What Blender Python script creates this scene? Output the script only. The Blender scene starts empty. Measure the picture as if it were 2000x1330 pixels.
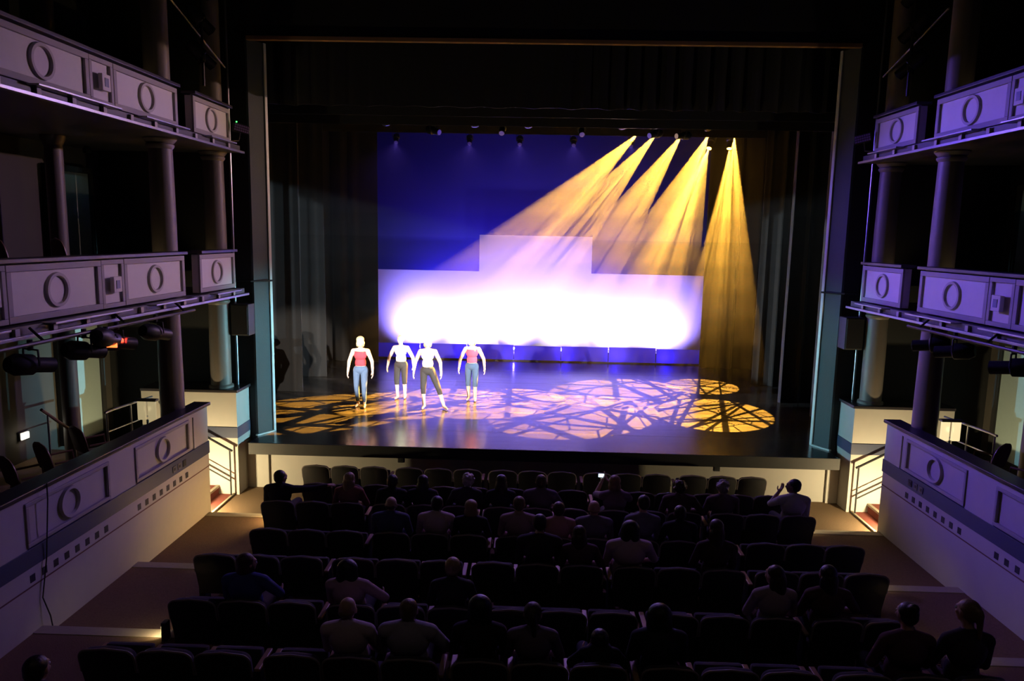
import bpy, bmesh, math, random
import numpy as np
from mathutils import Vector, Matrix, Euler
random.seed(7)
S = bpy.context.scene
C = S.collection
PI = math.pi

# ------------------------------------------------------------------ camera
cam_d = bpy.data.cameras.new('camera'); cam = bpy.data.objects.new('camera', cam_d); C.objects.link(cam)
S.camera = cam
cam_d.sensor_width = 36.0; cam_d.sensor_fit = 'HORIZONTAL'; cam_d.lens = 1428.5 / 2000 * 36
cam_d.clip_start = 0.05; cam_d.clip_end = 200
def cam_basis(yaw, pitch, roll):
    cy, sy, cp, sp = math.cos(yaw), math.sin(yaw), math.cos(pitch), math.sin(pitch)
    f = Vector((sy*cp, cy*cp, -sp)); r = Vector((cy, -sy, 0)); u = r.cross(f)
    cr, sr = math.cos(roll), math.sin(roll)
    return cr*r + sr*u, -sr*r + cr*u, f
_r, _u, _f = cam_basis(-0.0254, 0.1432, 0.0196)
cam.matrix_world = Matrix(((_r.x, _u.x, -_f.x, -0.247), (_r.y, _u.y, -_f.y, -14.378), (_r.z, _u.z, -_f.z, 5.05), (0, 0, 0, 1)))

# ------------------------------------------------------------------ world, exposure, renderer limits
W = bpy.data.worlds.new('world'); S.world = W; W.use_nodes = True
W.node_tree.nodes['Background'].inputs[0].default_value = (0.5, 0.42, 0.4, 1)
W.node_tree.nodes['Background'].inputs[1].default_value = 0.0
S.view_settings.view_transform = 'Standard'; S.view_settings.look = 'None'
S.view_settings.exposure = 0.0; S.view_settings.gamma = 1.0; S.view_settings.use_curve_mapping = False
S.cycles.use_denoising = True
S.cycles.max_bounces = 5; S.cycles.diffuse_bounces = 2; S.cycles.glossy_bounces = 3
S.cycles.transmission_bounces = 4; S.cycles.volume_bounces = 0; S.cycles.transparent_max_bounces = 32
S.cycles.sample_clamp_indirect = 6.0
S.cycles.use_light_tree = True
S.cycles.use_adaptive_sampling = True; S.cycles.adaptive_threshold = 0.04
S.cycles.caustics_reflective = False; S.cycles.caustics_refractive = False

# powers of the house and stage light, all in one place
P_CYC, P_CYC_BLUE, P_AMBER, P_FRONT, P_SIDE, P_BACK, P_WARM, P_STEP = 2100, 650, 120000, 10000, 3200, 60, 170, 1.6
P_TIER = 900
HAZE = 0.015

# ------------------------------------------------------------------ materials
MATS = {}
def mat(name, col, rough=0.6, metal=0.0, noise=0.0, scale=20.0, bump=0.0, spec=0.5, emit=None, emit_s=0.0, sheen=0.0, stretch=None):
    if name in MATS: return MATS[name]
    m = bpy.data.materials.new(name); m.use_nodes = True
    nt = m.node_tree; b = nt.nodes['Principled BSDF']
    b.inputs['Base Color'].default_value = (*col, 1); b.inputs['Roughness'].default_value = rough
    b.inputs['Metallic'].default_value = metal; b.inputs['Specular IOR Level'].default_value = spec
    if sheen: b.inputs['Sheen Weight'].default_value = sheen
    if emit is not None:
        b.inputs['Emission Color'].default_value = (*emit, 1); b.inputs['Emission Strength'].default_value = emit_s
    if noise or bump:
        tc = nt.nodes.new('ShaderNodeTexCoord'); mp = nt.nodes.new('ShaderNodeMapping')
        if stretch: mp.inputs['Scale'].default_value = stretch
        nt.links.new(tc.outputs['Object'], mp.inputs['Vector'])
        n = nt.nodes.new('ShaderNodeTexNoise'); n.inputs['Scale'].default_value = scale; n.inputs['Detail'].default_value = 4
        nt.links.new(mp.outputs['Vector'], n.inputs['Vector'])
        if noise:
            r = nt.nodes.new('ShaderNodeMixRGB'); r.blend_type = 'MIX'
            r.inputs[1].default_value = (*[max(0, c*(1-noise)) for c in col], 1)
            r.inputs[2].default_value = (*[min(1, c*(1+noise)) for c in col], 1)
            nt.links.new(n.outputs['Fac'], r.inputs[0]); nt.links.new(r.outputs[0], b.inputs['Base Color'])
        if bump:
            bp = nt.nodes.new('ShaderNodeBump'); bp.inputs['Strength'].default_value = bump; bp.inputs['Distance'].default_value = 0.01
            nt.links.new(n.outputs['Fac'], bp.inputs['Height']); nt.links.new(bp.outputs['Normal'], b.inputs['Normal'])
    MATS[name] = m
    return m
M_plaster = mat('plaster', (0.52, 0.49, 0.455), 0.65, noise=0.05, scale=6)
M_panel = mat('panel_paint', (0.74, 0.71, 0.66), 0.6, noise=0.04, scale=8)
M_band = mat('blue_band', (0.045, 0.055, 0.11), 0.55, noise=0.06)
M_cap = mat('dark_cap', (0.035, 0.03, 0.035), 0.32, noise=0.15, scale=10)
M_groove = mat('groove', (0.16, 0.07, 0.06), 0.7, noise=0.1)
M_vent = mat('vent_dark', (0.02, 0.02, 0.024), 0.7, noise=0.1)
M_frame = mat('frame_paint', (0.36, 0.335, 0.32), 0.6, noise=0.05, scale=8)
M_slab = mat('slab_grey', (0.09, 0.085, 0.09), 0.5, noise=0.08)
M_steel = mat('steel', (0.35, 0.35, 0.37), 0.35, 0.9, noise=0.06)
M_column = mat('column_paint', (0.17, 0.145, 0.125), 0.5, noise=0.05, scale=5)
M_black = mat('black_paint', (0.012, 0.012, 0.013), 0.6, noise=0.2)
M_blackwall = mat('black_wall', (0.02, 0.02, 0.021), 0.75, noise=0.15)
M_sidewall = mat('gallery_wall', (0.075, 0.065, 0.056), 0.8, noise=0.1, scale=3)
M_jamb = mat('jamb_paint', (0.065, 0.085, 0.095), 0.7, noise=0.14, scale=60, bump=0.2)
M_trimstrip = mat('edge_strip', (0.85, 0.88, 0.88), 0.4, noise=0.03)
M_headtrim = mat('brown_trim', (0.34, 0.2, 0.1), 0.5, noise=0.1)
M_velour = mat('black_velour', (0.016, 0.016, 0.017), 0.9, noise=0.25, scale=40, sheen=0.15)
M_legs = mat('grey_velour', (0.011, 0.0115, 0.012), 0.9, noise=0.2, scale=30, sheen=0.3)
M_carpet = mat('aisle_carpet', (0.19, 0.115, 0.062), 0.95, noise=0.45, scale=70, bump=0.3)
M_nosing = mat('step_nosing', (0.42, 0.36, 0.27), 0.7, noise=0.1)
M_redcarpet = mat('stair_carpet', (0.22, 0.05, 0.035), 0.95, noise=0.3, scale=60)
M_fabric = mat('seat_fabric', (0.040, 0.038, 0.044), 0.9, noise=0.25, scale=90, sheen=0.2)
M_shell = mat('seat_shell', (0.03, 0.028, 0.03), 0.55, noise=0.15)
M_piping = mat('seat_piping', (0.34, 0.29, 0.27), 0.7, noise=0.08)
M_wood = mat('armrest_wood', (0.46, 0.29, 0.15), 0.4, noise=0.3, scale=14, stretch=(8, 1, 8))
M_gold = mat('brass_dull', (0.4, 0.3, 0.14), 0.4, 0.8, noise=0.1)
M_lampbody = mat('lamp_black', (0.016, 0.016, 0.018), 0.45, noise=0.15)
M_lens_off = mat('lens_dark', (0.06, 0.06, 0.08), 0.08, 0.3, noise=0.05)
M_white_cloth = mat('white_muslin', (0.82, 0.82, 0.84), 0.9, noise=0.02, scale=4)
M_cyc = mat('cyc_cloth', (0.013, 0.011, 0.10), 0.95, noise=0.03, scale=3)  # blue of the backdrop light put into the cloth colour too
M_groundrow = mat('ground_row_cloth', (0.10, 0.08, 0.62), 0.8, noise=0.1)
def translucent(m, col, fac):
    nt = m.node_tree; b = nt.nodes['Principled BSDF']; o = nt.nodes['Material Output']
    t = nt.nodes.new('ShaderNodeBsdfTranslucent'); t.inputs['Color'].default_value = (*col, 1); mx = nt.nodes.new('ShaderNodeMixShader'); mx.inputs[0].default_value = fac
    nt.links.new(b.outputs[0], mx.inputs[1]); nt.links.new(t.outputs[0], mx.inputs[2]); nt.links.new(mx.outputs[0], o.inputs['Surface'])
translucent(M_groundrow, (0.30, 0.25, 0.9), 0.7)
M_chair_uph = mat('chair_upholstery', (0.16, 0.10, 0.085), 0.8, noise=0.2, scale=40)
M_chair_wood = mat('chair_wood', (0.20, 0.12, 0.07), 0.4, noise=0.25, scale=12)
M_eye = mat('eye_white', (0.8, 0.8, 0.78), 0.3, noise=0.02)
M_iris = mat('iris', (0.05, 0.03, 0.02), 0.3, noise=0.02)
M_lip = mat('lip', (0.45, 0.16, 0.13), 0.5, noise=0.05)

def floor_mat():
    m = bpy.data.materials.new('stage_vinyl'); m.use_nodes = True; nt = m.node_tree; b = nt.nodes['Principled BSDF']
    tc = nt.nodes.new('ShaderNodeTexCoord'); n = nt.nodes.new('ShaderNodeTexNoise'); n.inputs['Scale'].default_value = 1.2; n.inputs['Detail'].default_value = 6
    mp = nt.nodes.new('ShaderNodeMapping'); mp.inputs['Scale'].default_value = (0.6, 3.5, 1)
    nt.links.new(tc.outputs['Object'], mp.inputs['Vector']); nt.links.new(mp.outputs['Vector'], n.inputs['Vector'])
    r = nt.nodes.new('ShaderNodeValToRGB'); r.color_ramp.elements[0].position = 0.3; r.color_ramp.elements[1].position = 0.75
    r.color_ramp.elements[0].color = (0.022, 0.020, 0.020, 1); r.color_ramp.elements[1].color = (0.040, 0.036, 0.034, 1)
    nt.links.new(n.outputs['Fac'], r.inputs[0]); nt.links.new(r.outputs[0], b.inputs['Base Color'])
    q = nt.nodes.new('ShaderNodeMapRange'); q.inputs[3].default_value = 0.15; q.inputs[4].default_value = 0.28
    nt.links.new(n.outputs['Fac'], q.inputs[0]); nt.links.new(q.outputs[0], b.inputs['Roughness'])
    b.inputs['Specular IOR Level'].default_value = 0.75
    return m
M_stage = floor_mat()
def glow(name, col, s):
    return mat(name, (0.02, 0.02, 0.02), 0.3, emit=col, emit_s=s, noise=0.01)
def cloth(col, key=None):
    return mat('cloth_%d_%d_%d' % tuple(int(c*255) for c in col), col, 0.85, noise=0.12, scale=50)
def skin(col):
    return mat('skin_%d_%d' % (int(col[0]*255), int(col[1]*255)), col, 0.5, noise=0.05, scale=30)
def hairm(col):
    return mat('hair_%d_%d' % (int(col[0]*255), int(col[1]*255)), col, 0.45, noise=0.35, scale=60, stretch=(1, 1, 0.15), bump=0.4)

# ------------------------------------------------------------------ mesh helpers
def link(o, parent=None):
    C.objects.link(o)
    if parent is not None: o.parent = parent
    return o
def obj(name, bm, m, parent=None, smooth=False, bevel=0.0, seg=2):
    bmesh.ops.recalc_face_normals(bm, faces=bm.faces[:])
    if bevel: bmesh.ops.bevel(bm, geom=bm.edges[:], offset=bevel, segments=seg, profile=0.5, affect='EDGES', clamp_overlap=True)
    me = bpy.data.meshes.new(name); bm.to_mesh(me); bm.free()
    if smooth:
        me.polygons.foreach_set('use_smooth', [True]*len(me.polygons))
        try: me.set_sharp_from_angle(angle=math.radians(40))
        except Exception: pass
    for k in (m if isinstance(m, (list, tuple)) else [m]): me.materials.append(k)
    return link(bpy.data.objects.new(name, me), parent)
def tag(o, label=None, cat=None, group=None, kind=None):
    if label: o['label'] = label
    if cat: o['category'] = cat
    if group: o['group'] = group
    if kind: o['kind'] = kind
    return o
def thing(name, label, cat, loc=(0, 0, 0), rz=0.0, group=None, kind=None):
    o = bpy.data.objects.new(name, None); C.objects.link(o); o.empty_display_size = 0.1
    o.location = loc; o.rotation_euler = (0, 0, rz)
    return tag(o, label, cat, group, kind)
def hexa(bm, p):
    v = [bm.verts.new(q) for q in p]
    for f in ((0, 1, 2, 3), (7, 6, 5, 4), (0, 4, 5, 1), (1, 5, 6, 2), (2, 6, 7, 3), (3, 7, 4, 0)):
        bm.faces.new([v[i] for i in f])
    return v
def box(bm, x0, x1, y0, y1, z0, z1):
    return hexa(bm, [(x0, y0, z0), (x1, y0, z0), (x1, y1, z0), (x0, y1, z0), (x0, y0, z1), (x1, y0, z1), (x1, y1, z1), (x0, y1, z1)])
def B(x0, x1, y0, y1, z0, z1):
    bm = bmesh.new(); box(bm, x0, x1, y0, y1, z0, z1); return bm
ME = 0.017
def FX(y, off): return 5.783 - ME*y + off
def sbox(bm, s, y0, y1, o0, o1, z0, z1):
    P = []
    for z in (z0, z1):
        P += [(s*FX(y0, o0), y0, z), (s*FX(y1, o0), y1, z), (s*FX(y1, o1), y1, z), (s*FX(y0, o1), y0, z)]
    return hexa(bm, P)
def SB(s, *a):
    bm = bmesh.new(); sbox(bm, s, *a); return bm
def tube(bm, pts, r, n=8, cap=True):
    pts = [Vector(p) for p in pts]; rs = r if isinstance(r, (list, tuple)) else [r]*len(pts)
    rings = []; prev = None
    for i, p in enumerate(pts):
        t = (pts[min(i+1, len(pts)-1)] - pts[max(i-1, 0)]).normalized()
        a = Vector((0, 0, 1)) if abs(t.z) < 0.9 else Vector((1, 0, 0))
        if prev is not None: a = prev
        x = (a - t*a.dot(t)).normalized(); prev = x; y = t.cross(x)
        rings.append([bm.verts.new(p + (x*math.cos(2*PI*k/n) + y*math.sin(2*PI*k/n))*rs[i]) for k in range(n)])
    for a, b in zip(rings, rings[1:]):
        for k in range(n): bm.faces.new((a[k], a[(k+1) % n], b[(k+1) % n], b[k]))
    if cap: bm.faces.new(rings[0][::-1]); bm.faces.new(rings[-1])
def T(pts, r, n=8):
    bm = bmesh.new(); tube(bm, pts, r, n); return bm
def lathe(bm, prof, n=24, mtx=None):
    rings = []
    for r, z in prof:
        rings.append([bm.verts.new((r*math.cos(2*PI*k/n), r*math.sin(2*PI*k/n), z)) for k in range(n)])
    for a, b in zip(rings, rings[1:]):
        for k in range(n): bm.faces.new((a[k], a[(k+1) % n], b[(k+1) % n], b[k]))
    bm.faces.new(rings[0][::-1]); bm.faces.new(rings[-1])
    if mtx is not None: bmesh.ops.transform(bm, matrix=mtx, verts=bm.verts)
def prism(bm, pts, z0, z1):
    a = [bm.verts.new((x, y, z0)) for x, y in pts]; b = [bm.verts.new((x, y, z1)) for x, y in pts]
    n = len(pts); bm.faces.new(a[::-1]); bm.faces.new(b)
    for k in range(n): bm.faces.new((a[k], a[(k+1) % n], b[(k+1) % n], b[k]))
def copy_tree(o, parent=None):
    c = o.copy(); C.objects.link(c)
    if parent is not None: c.parent = parent
    for ch in list(o.children): copy_tree(ch, c)
    return c
ORD = 'first second third fourth fifth sixth seventh eighth ninth tenth eleventh twelfth thirteenth fourteenth fifteenth sixteenth'.split()

# ================================================================== ROOM SHELL
def struct(name, bm, m, label, parent=None, **k):
    o = obj(name, bm, m, parent, **k)
    if parent is None: tag(o, label, kind='structure')
    return o
# house floor: aisles in long shallow steps, seating terrace between them
AISLE = [(0.0, -0.3, -2.24), (0.12, -2.24, -4.5), (0.25, -4.5, -6.52), (0.40, -6.52, -8.75), (0.52, -8.75, -18.0)]
bm = bmesh.new(); box(bm, -9.5, 9.5, -18, -0.3, -0.5, -0.35)
fl = struct('floor', bm, M_carpet, 'brown carpeted auditorium floor stepping up away from the stage')
for s in (-1, 1):
    for z, ya, yb in AISLE:
        o = obj('aisle_step', B(min(s*4.2, s*6.2), max(s*4.2, s*6.2), yb, ya, -0.35, z), M_carpet, fl)
        if z > 0: obj('step_nosing', B(min(s*4.25, s*5.98), max(s*4.25, s*5.98), ya-0.16, ya+0.012, z-0.03, z+0.008), M_nosing, fl, bevel=0.004)
ROW_Z = [0.0, 0.06, 0.17, 0.20, 0.34, 0.36, 0.47, 0.55]
ROW_Y = [-1.7 - 1.12*i for i in range(8)]
for i, z in enumerate(ROW_Z):
    ya = -0.3 if i == 0 else ROW_Y[i] + 0.62; yb = ROW_Y[i+1] + 0.62 if i < 7 else -18.0
    obj('row_terrace', B(-4.2, 4.2, yb, ya, -0.35, z), M_carpet, fl)

# stage: deck, lip, apron wall
st = struct('floor_stage', B(-9.5, 9.5, -0.3, 12.5, 0.9, 1.0), M_stage, 'glossy black dance floor of the stage')
obj('apron_deck', B(-5.6, 5.62, -0.87, -0.3, 0.9, 1.0), M_stage, st)
lip = obj('apron_lip', B(-5.62, 5.64, -0.9, -0.87, 0.775, 1.003), M_black, st, bevel=0.006)
obj('lip_return', B(-5.62, 5.64, -0.87, -0.5, 0.775, 0.9), M_black, st)
for y in (0.35, 2.05, 3.75, 5.45, 7.15):
    obj('floor_seam', B(-9, 9, y-0.012, y+0.012, 1.0, 1.0012), mat('seam_tape', (0.09, 0.085, 0.08), 0.25, noise=0.1), st)
aw = struct('wall_apron', B(-5.36, 5.56, -0.5, -0.3, 0, 0.9), M_plaster, 'off white wall under the stage lip')
for s, x0, x1 in ((-1, -5.8, -5.36), (1, 5.56, 5.8)):
    obj('side_pilaster', B(x0, x1, -0.56, -0.3, 0, 0.9), M_plaster, aw, bevel=0.004)
for x, z in ((-2.75, 0.62), (3.45, 0.62)):
    b_ = obj('socket_plate', B(x-0.055, x+0.055, -0.515, -0.5, z-0.055, z+0.055), M_vent, aw, bevel=0.004)
    obj('socket_hole', B(x-0.025, x+0.025, -0.519, -0.515, z-0.025, z+0.025), M_black, b_)
# stage house shell
struct('wall_stage_rear', B(-9.6, 9.6, 12.5, 12.7, 0.9, 13), M_blackwall, 'black rear wall of the stage house')
for s, n in ((-1, 'left'), (1, 'right')):
    struct('wall_stage_'+n, B(min(s*9.5, s*9.7), max(s*9.5, s*9.7), -0.1, 12.7, 0.9, 13), M_blackwall, 'black %s wing wall of the stage house' % n)
struct('ceiling_stage', B(-9.7, 9.7, -0.2, 12.7, 13, 13.2), M_blackwall, 'black ceiling over the stage')
# proscenium
for s, n in ((-1, 'left'), (1, 'right')):
    bm = bmesh.new(); prism(bm, [(s*5.43, 0.0), (s*5.62, -0.36), (s*5.66, -0.36), (s*5.66, 0.05), (s*5.45, 0.05)], 1.0, 8.55)
    j = struct('trim_proscenium_'+n, bm, M_jamb, 'tall splayed proscenium jamb on the %s of the stage' % n)
    bm = bmesh.new(); prism(bm, [(s*5.395, 0.02), (s*5.42, -0.035), (s*5.437, -0.035), (s*5.437, 0.05), (s*5.41, 0.05)], 1.0, 8.55)
    obj('edge_strip', bm, M_trimstrip, j)
    bm = bmesh.new(); prism(bm, [(s*5.40, -0.03), (s*5.62, -0.40), (s*5.66, -0.40), (s*5.66, -0.33), (s*5.44, 0.06)], 1.0, 1.03)
    obj('foot_strip', bm, M_trimstrip, j)
    w = struct('wall_proscenium_'+n, B(min(s*5.66, s*9.6), max(s*5.66, s*9.6), -0.36, 0.0, -0.35, 11.5), M_blackwall, 'black proscenium wall on the %s of the opening' % n)
    bm = T([(s*5.36, -0.06, 4.07), (s*5.66, -0.42, 4.07), (s*6.1, -0.42, 4.07)], 0.018)
    tag(obj('strap_bar', bm, M_black), 'thin black bar crossing the %s proscenium jamb' % n, 'bar')
hd = struct('wall_header', B(-5.66, 5.66, -0.36, 0.0, 8.6, 11.5), M_blackwall, 'black wall above the proscenium opening')
tr = struct('trim_header', B(-5.62, 5.62, -0.40, -0.30, 8.52, 8.595), M_headtrim, 'thin brown trim line along the top of the proscenium', bevel=0.006)
# outer shell of the house
for s, n in ((-1, 'left'), (1, 'right')):
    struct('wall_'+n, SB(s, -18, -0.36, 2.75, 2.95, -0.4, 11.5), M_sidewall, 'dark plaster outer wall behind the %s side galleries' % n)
struct('wall_rear', B(-9.6, 9.6, -18.2, -18, -0.4, 11.5), M_sidewall, 'dark rear wall of the auditorium')
struct('ceiling', B(-9.6, 9.6, -18, -0.0, 11.5, 11.7), M_blackwall, 'dark ceiling of the auditorium')

# ================================================================== SIDE GALLERIES
def ring(bm, s, y, off, z, r, w=0.026, d=0.03, n=28):
    V = []
    for k in range(n):
        a = 2*PI*k/n; c, sn = math.cos(a), math.sin(a)
        V.append([bm.verts.new((s*FX(y + c*rr, oo), y + c*rr, z + sn*rr)) for rr, oo in ((r-w, off), (r-w*0.7, off-d), (r+w*0.7, off-d), (r+w, off))])
    for k in range(n):
        a, b = V[k], V[(k+1) % n]
        for q in range(3): bm.faces.new((a[q], a[q+1], b[q+1], b[q]))
def frame(bm, s, ya, yb, o0, o1, z0, z1, w):
    sbox(bm, s, ya, yb, o0, o1, z1-w, z1); sbox(bm, s, ya, yb, o0, o1, z0, z0+w)
    sbox(bm, s, ya, ya+w, o0, o1, z0+w, z1-w); sbox(bm, s, yb-w, yb, o0, o1, z0+w, z1-w)
SIDE = {-1: 'left', 1: 'right'}
def parapet(s, tier, z0, z1, y0, y1, segs, label):
    root = struct('wall_%s_%s_%s' % (tier, 'box' if y1 - y0 < 2 else 'gallery', SIDE[s]), SB(s, y0, y1, 0.035, 0.14, z0, z1), M_panel, label)
    for kind, a, b in segs:
        bm = bmesh.new(); frame(bm, s, a, b, 0.0, 0.04, z0, z1, 0.075 if kind == 'big' else 0.06)
        obj('panel_frame', bm, M_frame, root, bevel=0.006)
        if kind == 'big':
            bm = bmesh.new(); ring(bm, s, (a+b)/2, 0.036, (z0+z1)/2, 0.185, 0.026, 0.035)
            obj('ring_moulding', bm, M_plaster, root, smooth=True)
    return root
def wall_speaker(s, y, z, label):
    t = thing('wall_speaker', label, 'speaker', (s*FX(y, 0), y, z), group='small boxes on the gallery fronts')
    h = 0.105
    obj('housing', B(min(0, -s*0.055), max(0, -s*0.055), -0.095, 0.095, -h, h), M_panel, t, bevel=0.008)
    x = -s*0.055
    obj('grille', B(min(x, x-s*0.006), max(x, x-s*0.006), -0.042, 0.042, -0.055, 0.055), mat('grille_blue', (0.2, 0.22, 0.32), 0.5, noise=0.1), t)
for s in (-1, 1):
    n = SIDE[s]
    for tier, z0, z1 in (('middle', 3.98, 4.62), ('upper', 6.62, 7.20)):
        segs = []; y = -2.72
        while y > -11:
            segs.append(('big', y-1.70, y)); segs.append(('small', y-2.225, y-1.71)); y -= 2.23
        parapet(s, tier, z0, z1, y, -2.72, segs, 'cream panelled front of the %s gallery on the %s' % (tier, n))
        parapet(s, tier, z0, z1, -2.2, -0.8, [('big', -2.2, -0.8)], 'short cream panel of the %s end box beside the %s proscenium' % (tier, n))
        # dark cap rails
        for a, b, q in ((y, -2.70, 'gallery'), (-2.22, -0.78, 'end box')):
            cz = z1 + 0.02
            c = struct('trim_%s_%s_%s' % (tier, q.replace(' ', '_'), n), SB(s, a, b, -0.05, 0.2, cz, cz+0.05), M_cap, 'dark cap rail on the %s %s front on the %s' % (tier, q, n), bevel=0.008)
            obj('rail_bracket', SB(s, a+0.05, b-0.05, 0.06, 0.11, z1, cz), M_black, c)
        # side returns of the fronts (dark cheeks facing the gap)
        # slab with nose
        sl = struct('floor_%s_gallery_%s' % (tier, n), SB(s, -18, -0.55, -0.06, 2.75, z0-0.16, z0-0.03), M_slab, 'gallery floor slab of the %s tier on the %s' % (tier, n))
        obj('lower_nose', SB(s, -18, -0.5, -0.13, -0.055, z0-0.165, z0-0.125), M_steel, sl, bevel=0.004)
        for ya, yb in ((-2.75, -4.0), (-4.6, -6.2), (-6.9, -8.4), (-1.0, -2.0)):
            obj('ledge_plate', SB(s, yb, ya, -0.20, -0.02, z0-0.045, z0-0.022), M_steel, sl, bevel=0.004)
        for k in range(14):
            yy = -1.1 - 0.62*k
            obj('slab_clip', SB(s, yy-0.035, yy+0.035, -0.10, -0.06, z0-0.125, z0-0.045), M_plaster, sl)
    for k in range(3):
        wall_speaker(s, -4.68 - 2.23*k, 4.29, 'cream box with grey face, %s, middle gallery front, %s side' % (['nearest the stage', 'second from the stage', 'third from the stage'][k], n))
        wall_speaker(s, -4.68 - 2.23*k, 6.9, 'cream box with grey face, %s, upper gallery front, %s side' % (['nearest the stage', 'second from the stage', 'third from the stage'][k], n))
    # lower side wall
    low = struct('wall_lower_gallery_'+n, SB(s, -14, -2.16, 0.02, 0.16, -0.35, 2.03), M_plaster, 'cream lower side wall with blue band on the %s aisle' % n)
    obj('end_post', SB(s, -2.66, -2.16, 0.0, 0.02, -0.35, 2.03), M_plaster, low)
    obj('blue_band', SB(s, -14, -2.14, -0.012, 0.02, 1.18, 1.40), M_band, low, bevel=0.004)
    obj('groove_line', SB(s, -14, -2.16, -0.004, 0.02, 0.945, 0.962), M_groove, low)
    obj('upper_skin', SB(s, -14, -2.66, 0.0, 0.02, 1.945, 2.03), M_plaster, low)
    obj('lower_skin', SB(s, -14, -2.66, 0.0, 0.02, -0.35, 1.18), M_plaster, low)
    y = -2.83
    for k in range(5):
        a, b = y-1.60, y
        bm = bmesh.new(); frame(bm, s, a, b, -0.02, 0.022, 1.42, 1.945, 0.05)
        obj('panel_frame', bm, M_frame, low, bevel=0.008)
        obj('panel_stile', SB(s, a-0.63, a, 0.0, 0.02, 1.40, 1.945), M_plaster, low)
        bm = bmesh.new(); ring(bm, s, (a+b)/2, 0.02, 1.685, 0.175, 0.024, 0.04); obj('ring_moulding', bm, M_plaster, low, smooth=True)
        for q in range(8):
            yy = b - 0.13 - q*0.203
            obj('wall_vent', SB(s, yy-0.042, yy+0.042, -0.003, 0.02, 1.0, 1.09), M_vent, low)
        y -= 2.23
    for q in range(3):
        yy = -3.05 - q*0.16
        p_ = obj('socket_plate', SB(s, yy-0.05, yy+0.05, -0.02, -0.012, 1.23, 1.33), M_vent if q == 0 else M_slab, low)
        obj('socket_hole', SB(s, yy-0.02, yy+0.02, -0.024, -0.02, 1.26, 1.30), M_black, p_)
    cp = struct('trim_lower_gallery_'+n, SB(s, -14, -2.12, -0.05, 0.24, 2.03, 2.085), M_cap, 'dark wooden cap along the lower side wall on the %s' % n, bevel=0.01)
    # gallery floor behind lower wall
    struct('floor_lower_gallery_'+n, SB(s, -18, -2.2, 0.16, 2.75, 1.0, 1.18), M_carpet, 'dim carpeted floor of the lower side gallery on the %s' % n)
    # stage-side pier and landing
    x0 = 5.78
    pr = struct('wall_pier_'+n, B(min(s*x0, s*7.6), max(s*x0, s*7.6), -1.0, -0.36, -0.35, 2.0), M_plaster, 'cream pier with blue band between stage and stairs on the %s' % n)
    obj('blue_band', B(min(s*(x0-0.012), s*7.6), max(s*(x0-0.012), s*7.6), -1.012, -0.36, 1.12, 1.33), M_band, pr, bevel=0.003)
    obj('pier_cap', B(min(s*(x0-0.04), s*7.6), max(s*(x0-0.04), s*7.6), -1.04, -0.36, 2.0, 2.055), M_cap, pr, bevel=0.008)
    # stairs going outward
    stt = struct('floor_stair_'+n, B(min(s*5.86, s*5.9), max(s*5.86, s*5.9), -2.16, -1.0, -0.35, 0.03), M_nosing, 'short carpeted stair rising to the side gallery on the %s' % n)
    for k in range(7):
        xa, xb = 5.90 + 0.28*k, 5.90 + 0.28*(k+1); z = 0.006 + 0.168*k
        if xb > 8.3: break
        obj('stair_tread', B(min(s*xa, s*xb), max(s*xa, s*xb), -2.16, -1.0, -0.35, z), M_redcarpet, stt)
        if k: obj('stair_nosing', B(min(s*(xa-0.02), s*(xa+0.04)), max(s*(xa-0.02), s*(xa+0.04)), -2.16, -1.0, z-0.035, z+0.006), M_nosing, stt)
    # handrail fixed along the pier
    hr = thing('stair_handrail', 'black metal handrail beside the lit side stair on the %s' % n, 'handrail', (s*5.84, -1.12, 0))
    obj('top_rail', T([(s*0.0, 0, 0.90), (s*0.06, 0, 0.93), (s*1.3, 0, 1.62)], 0.022), M_black, hr, smooth=True)
    obj('lower_rail', T([(s*0.04, 0, 0.30), (s*1.3, 0, 1.0)], 0.014), M_black, hr, smooth=True)
    obj('lower_rail', T([(s*0.04, 0, 0.40), (s*1.3, 0, 1.1)], 0.010), M_black, hr, smooth=True)
    for q in (0.05, 0.95):
        obj('post', T([(s*q, 0, 0.0 + (0.55*q if q > 0.5 else 0)), (s*q, 0, 0.92 + 0.555*q)], 0.016), M_black, hr, smooth=True)
    # columns
    for y, zb, tiernm in ((-2.62, 2.085, 'lower'), (-0.76, 2.055, 'lower'), (-2.62, 3.95, 'middle'), (-0.76, 3.95, 'middle'), (-2.62, 6.59, 'upper'), (-0.76, 6.59, 'upper')):
        zt = {'lower': 3.82, 'middle': 6.46, 'upper': 11.5}[tiernm]
        if tiernm == 'lower' and y < -2: zb = 1.18
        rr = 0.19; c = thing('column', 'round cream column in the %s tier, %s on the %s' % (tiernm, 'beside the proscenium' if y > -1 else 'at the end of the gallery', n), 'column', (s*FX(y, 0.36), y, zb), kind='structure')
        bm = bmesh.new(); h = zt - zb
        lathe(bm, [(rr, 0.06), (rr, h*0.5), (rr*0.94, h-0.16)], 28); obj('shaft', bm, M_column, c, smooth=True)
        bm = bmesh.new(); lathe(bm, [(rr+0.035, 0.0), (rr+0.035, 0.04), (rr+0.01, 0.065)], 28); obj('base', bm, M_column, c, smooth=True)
        bm = bmesh.new(); lathe(bm, [(rr*0.94, h-0.17), (rr+0.02, h-0.13), (rr+0.02, h-0.10), (rr, h-0.09), (rr+0.06, h-0.02), (rr+0.06, h)], 28); obj('capital', bm, M_column, c, smooth=True)
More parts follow.
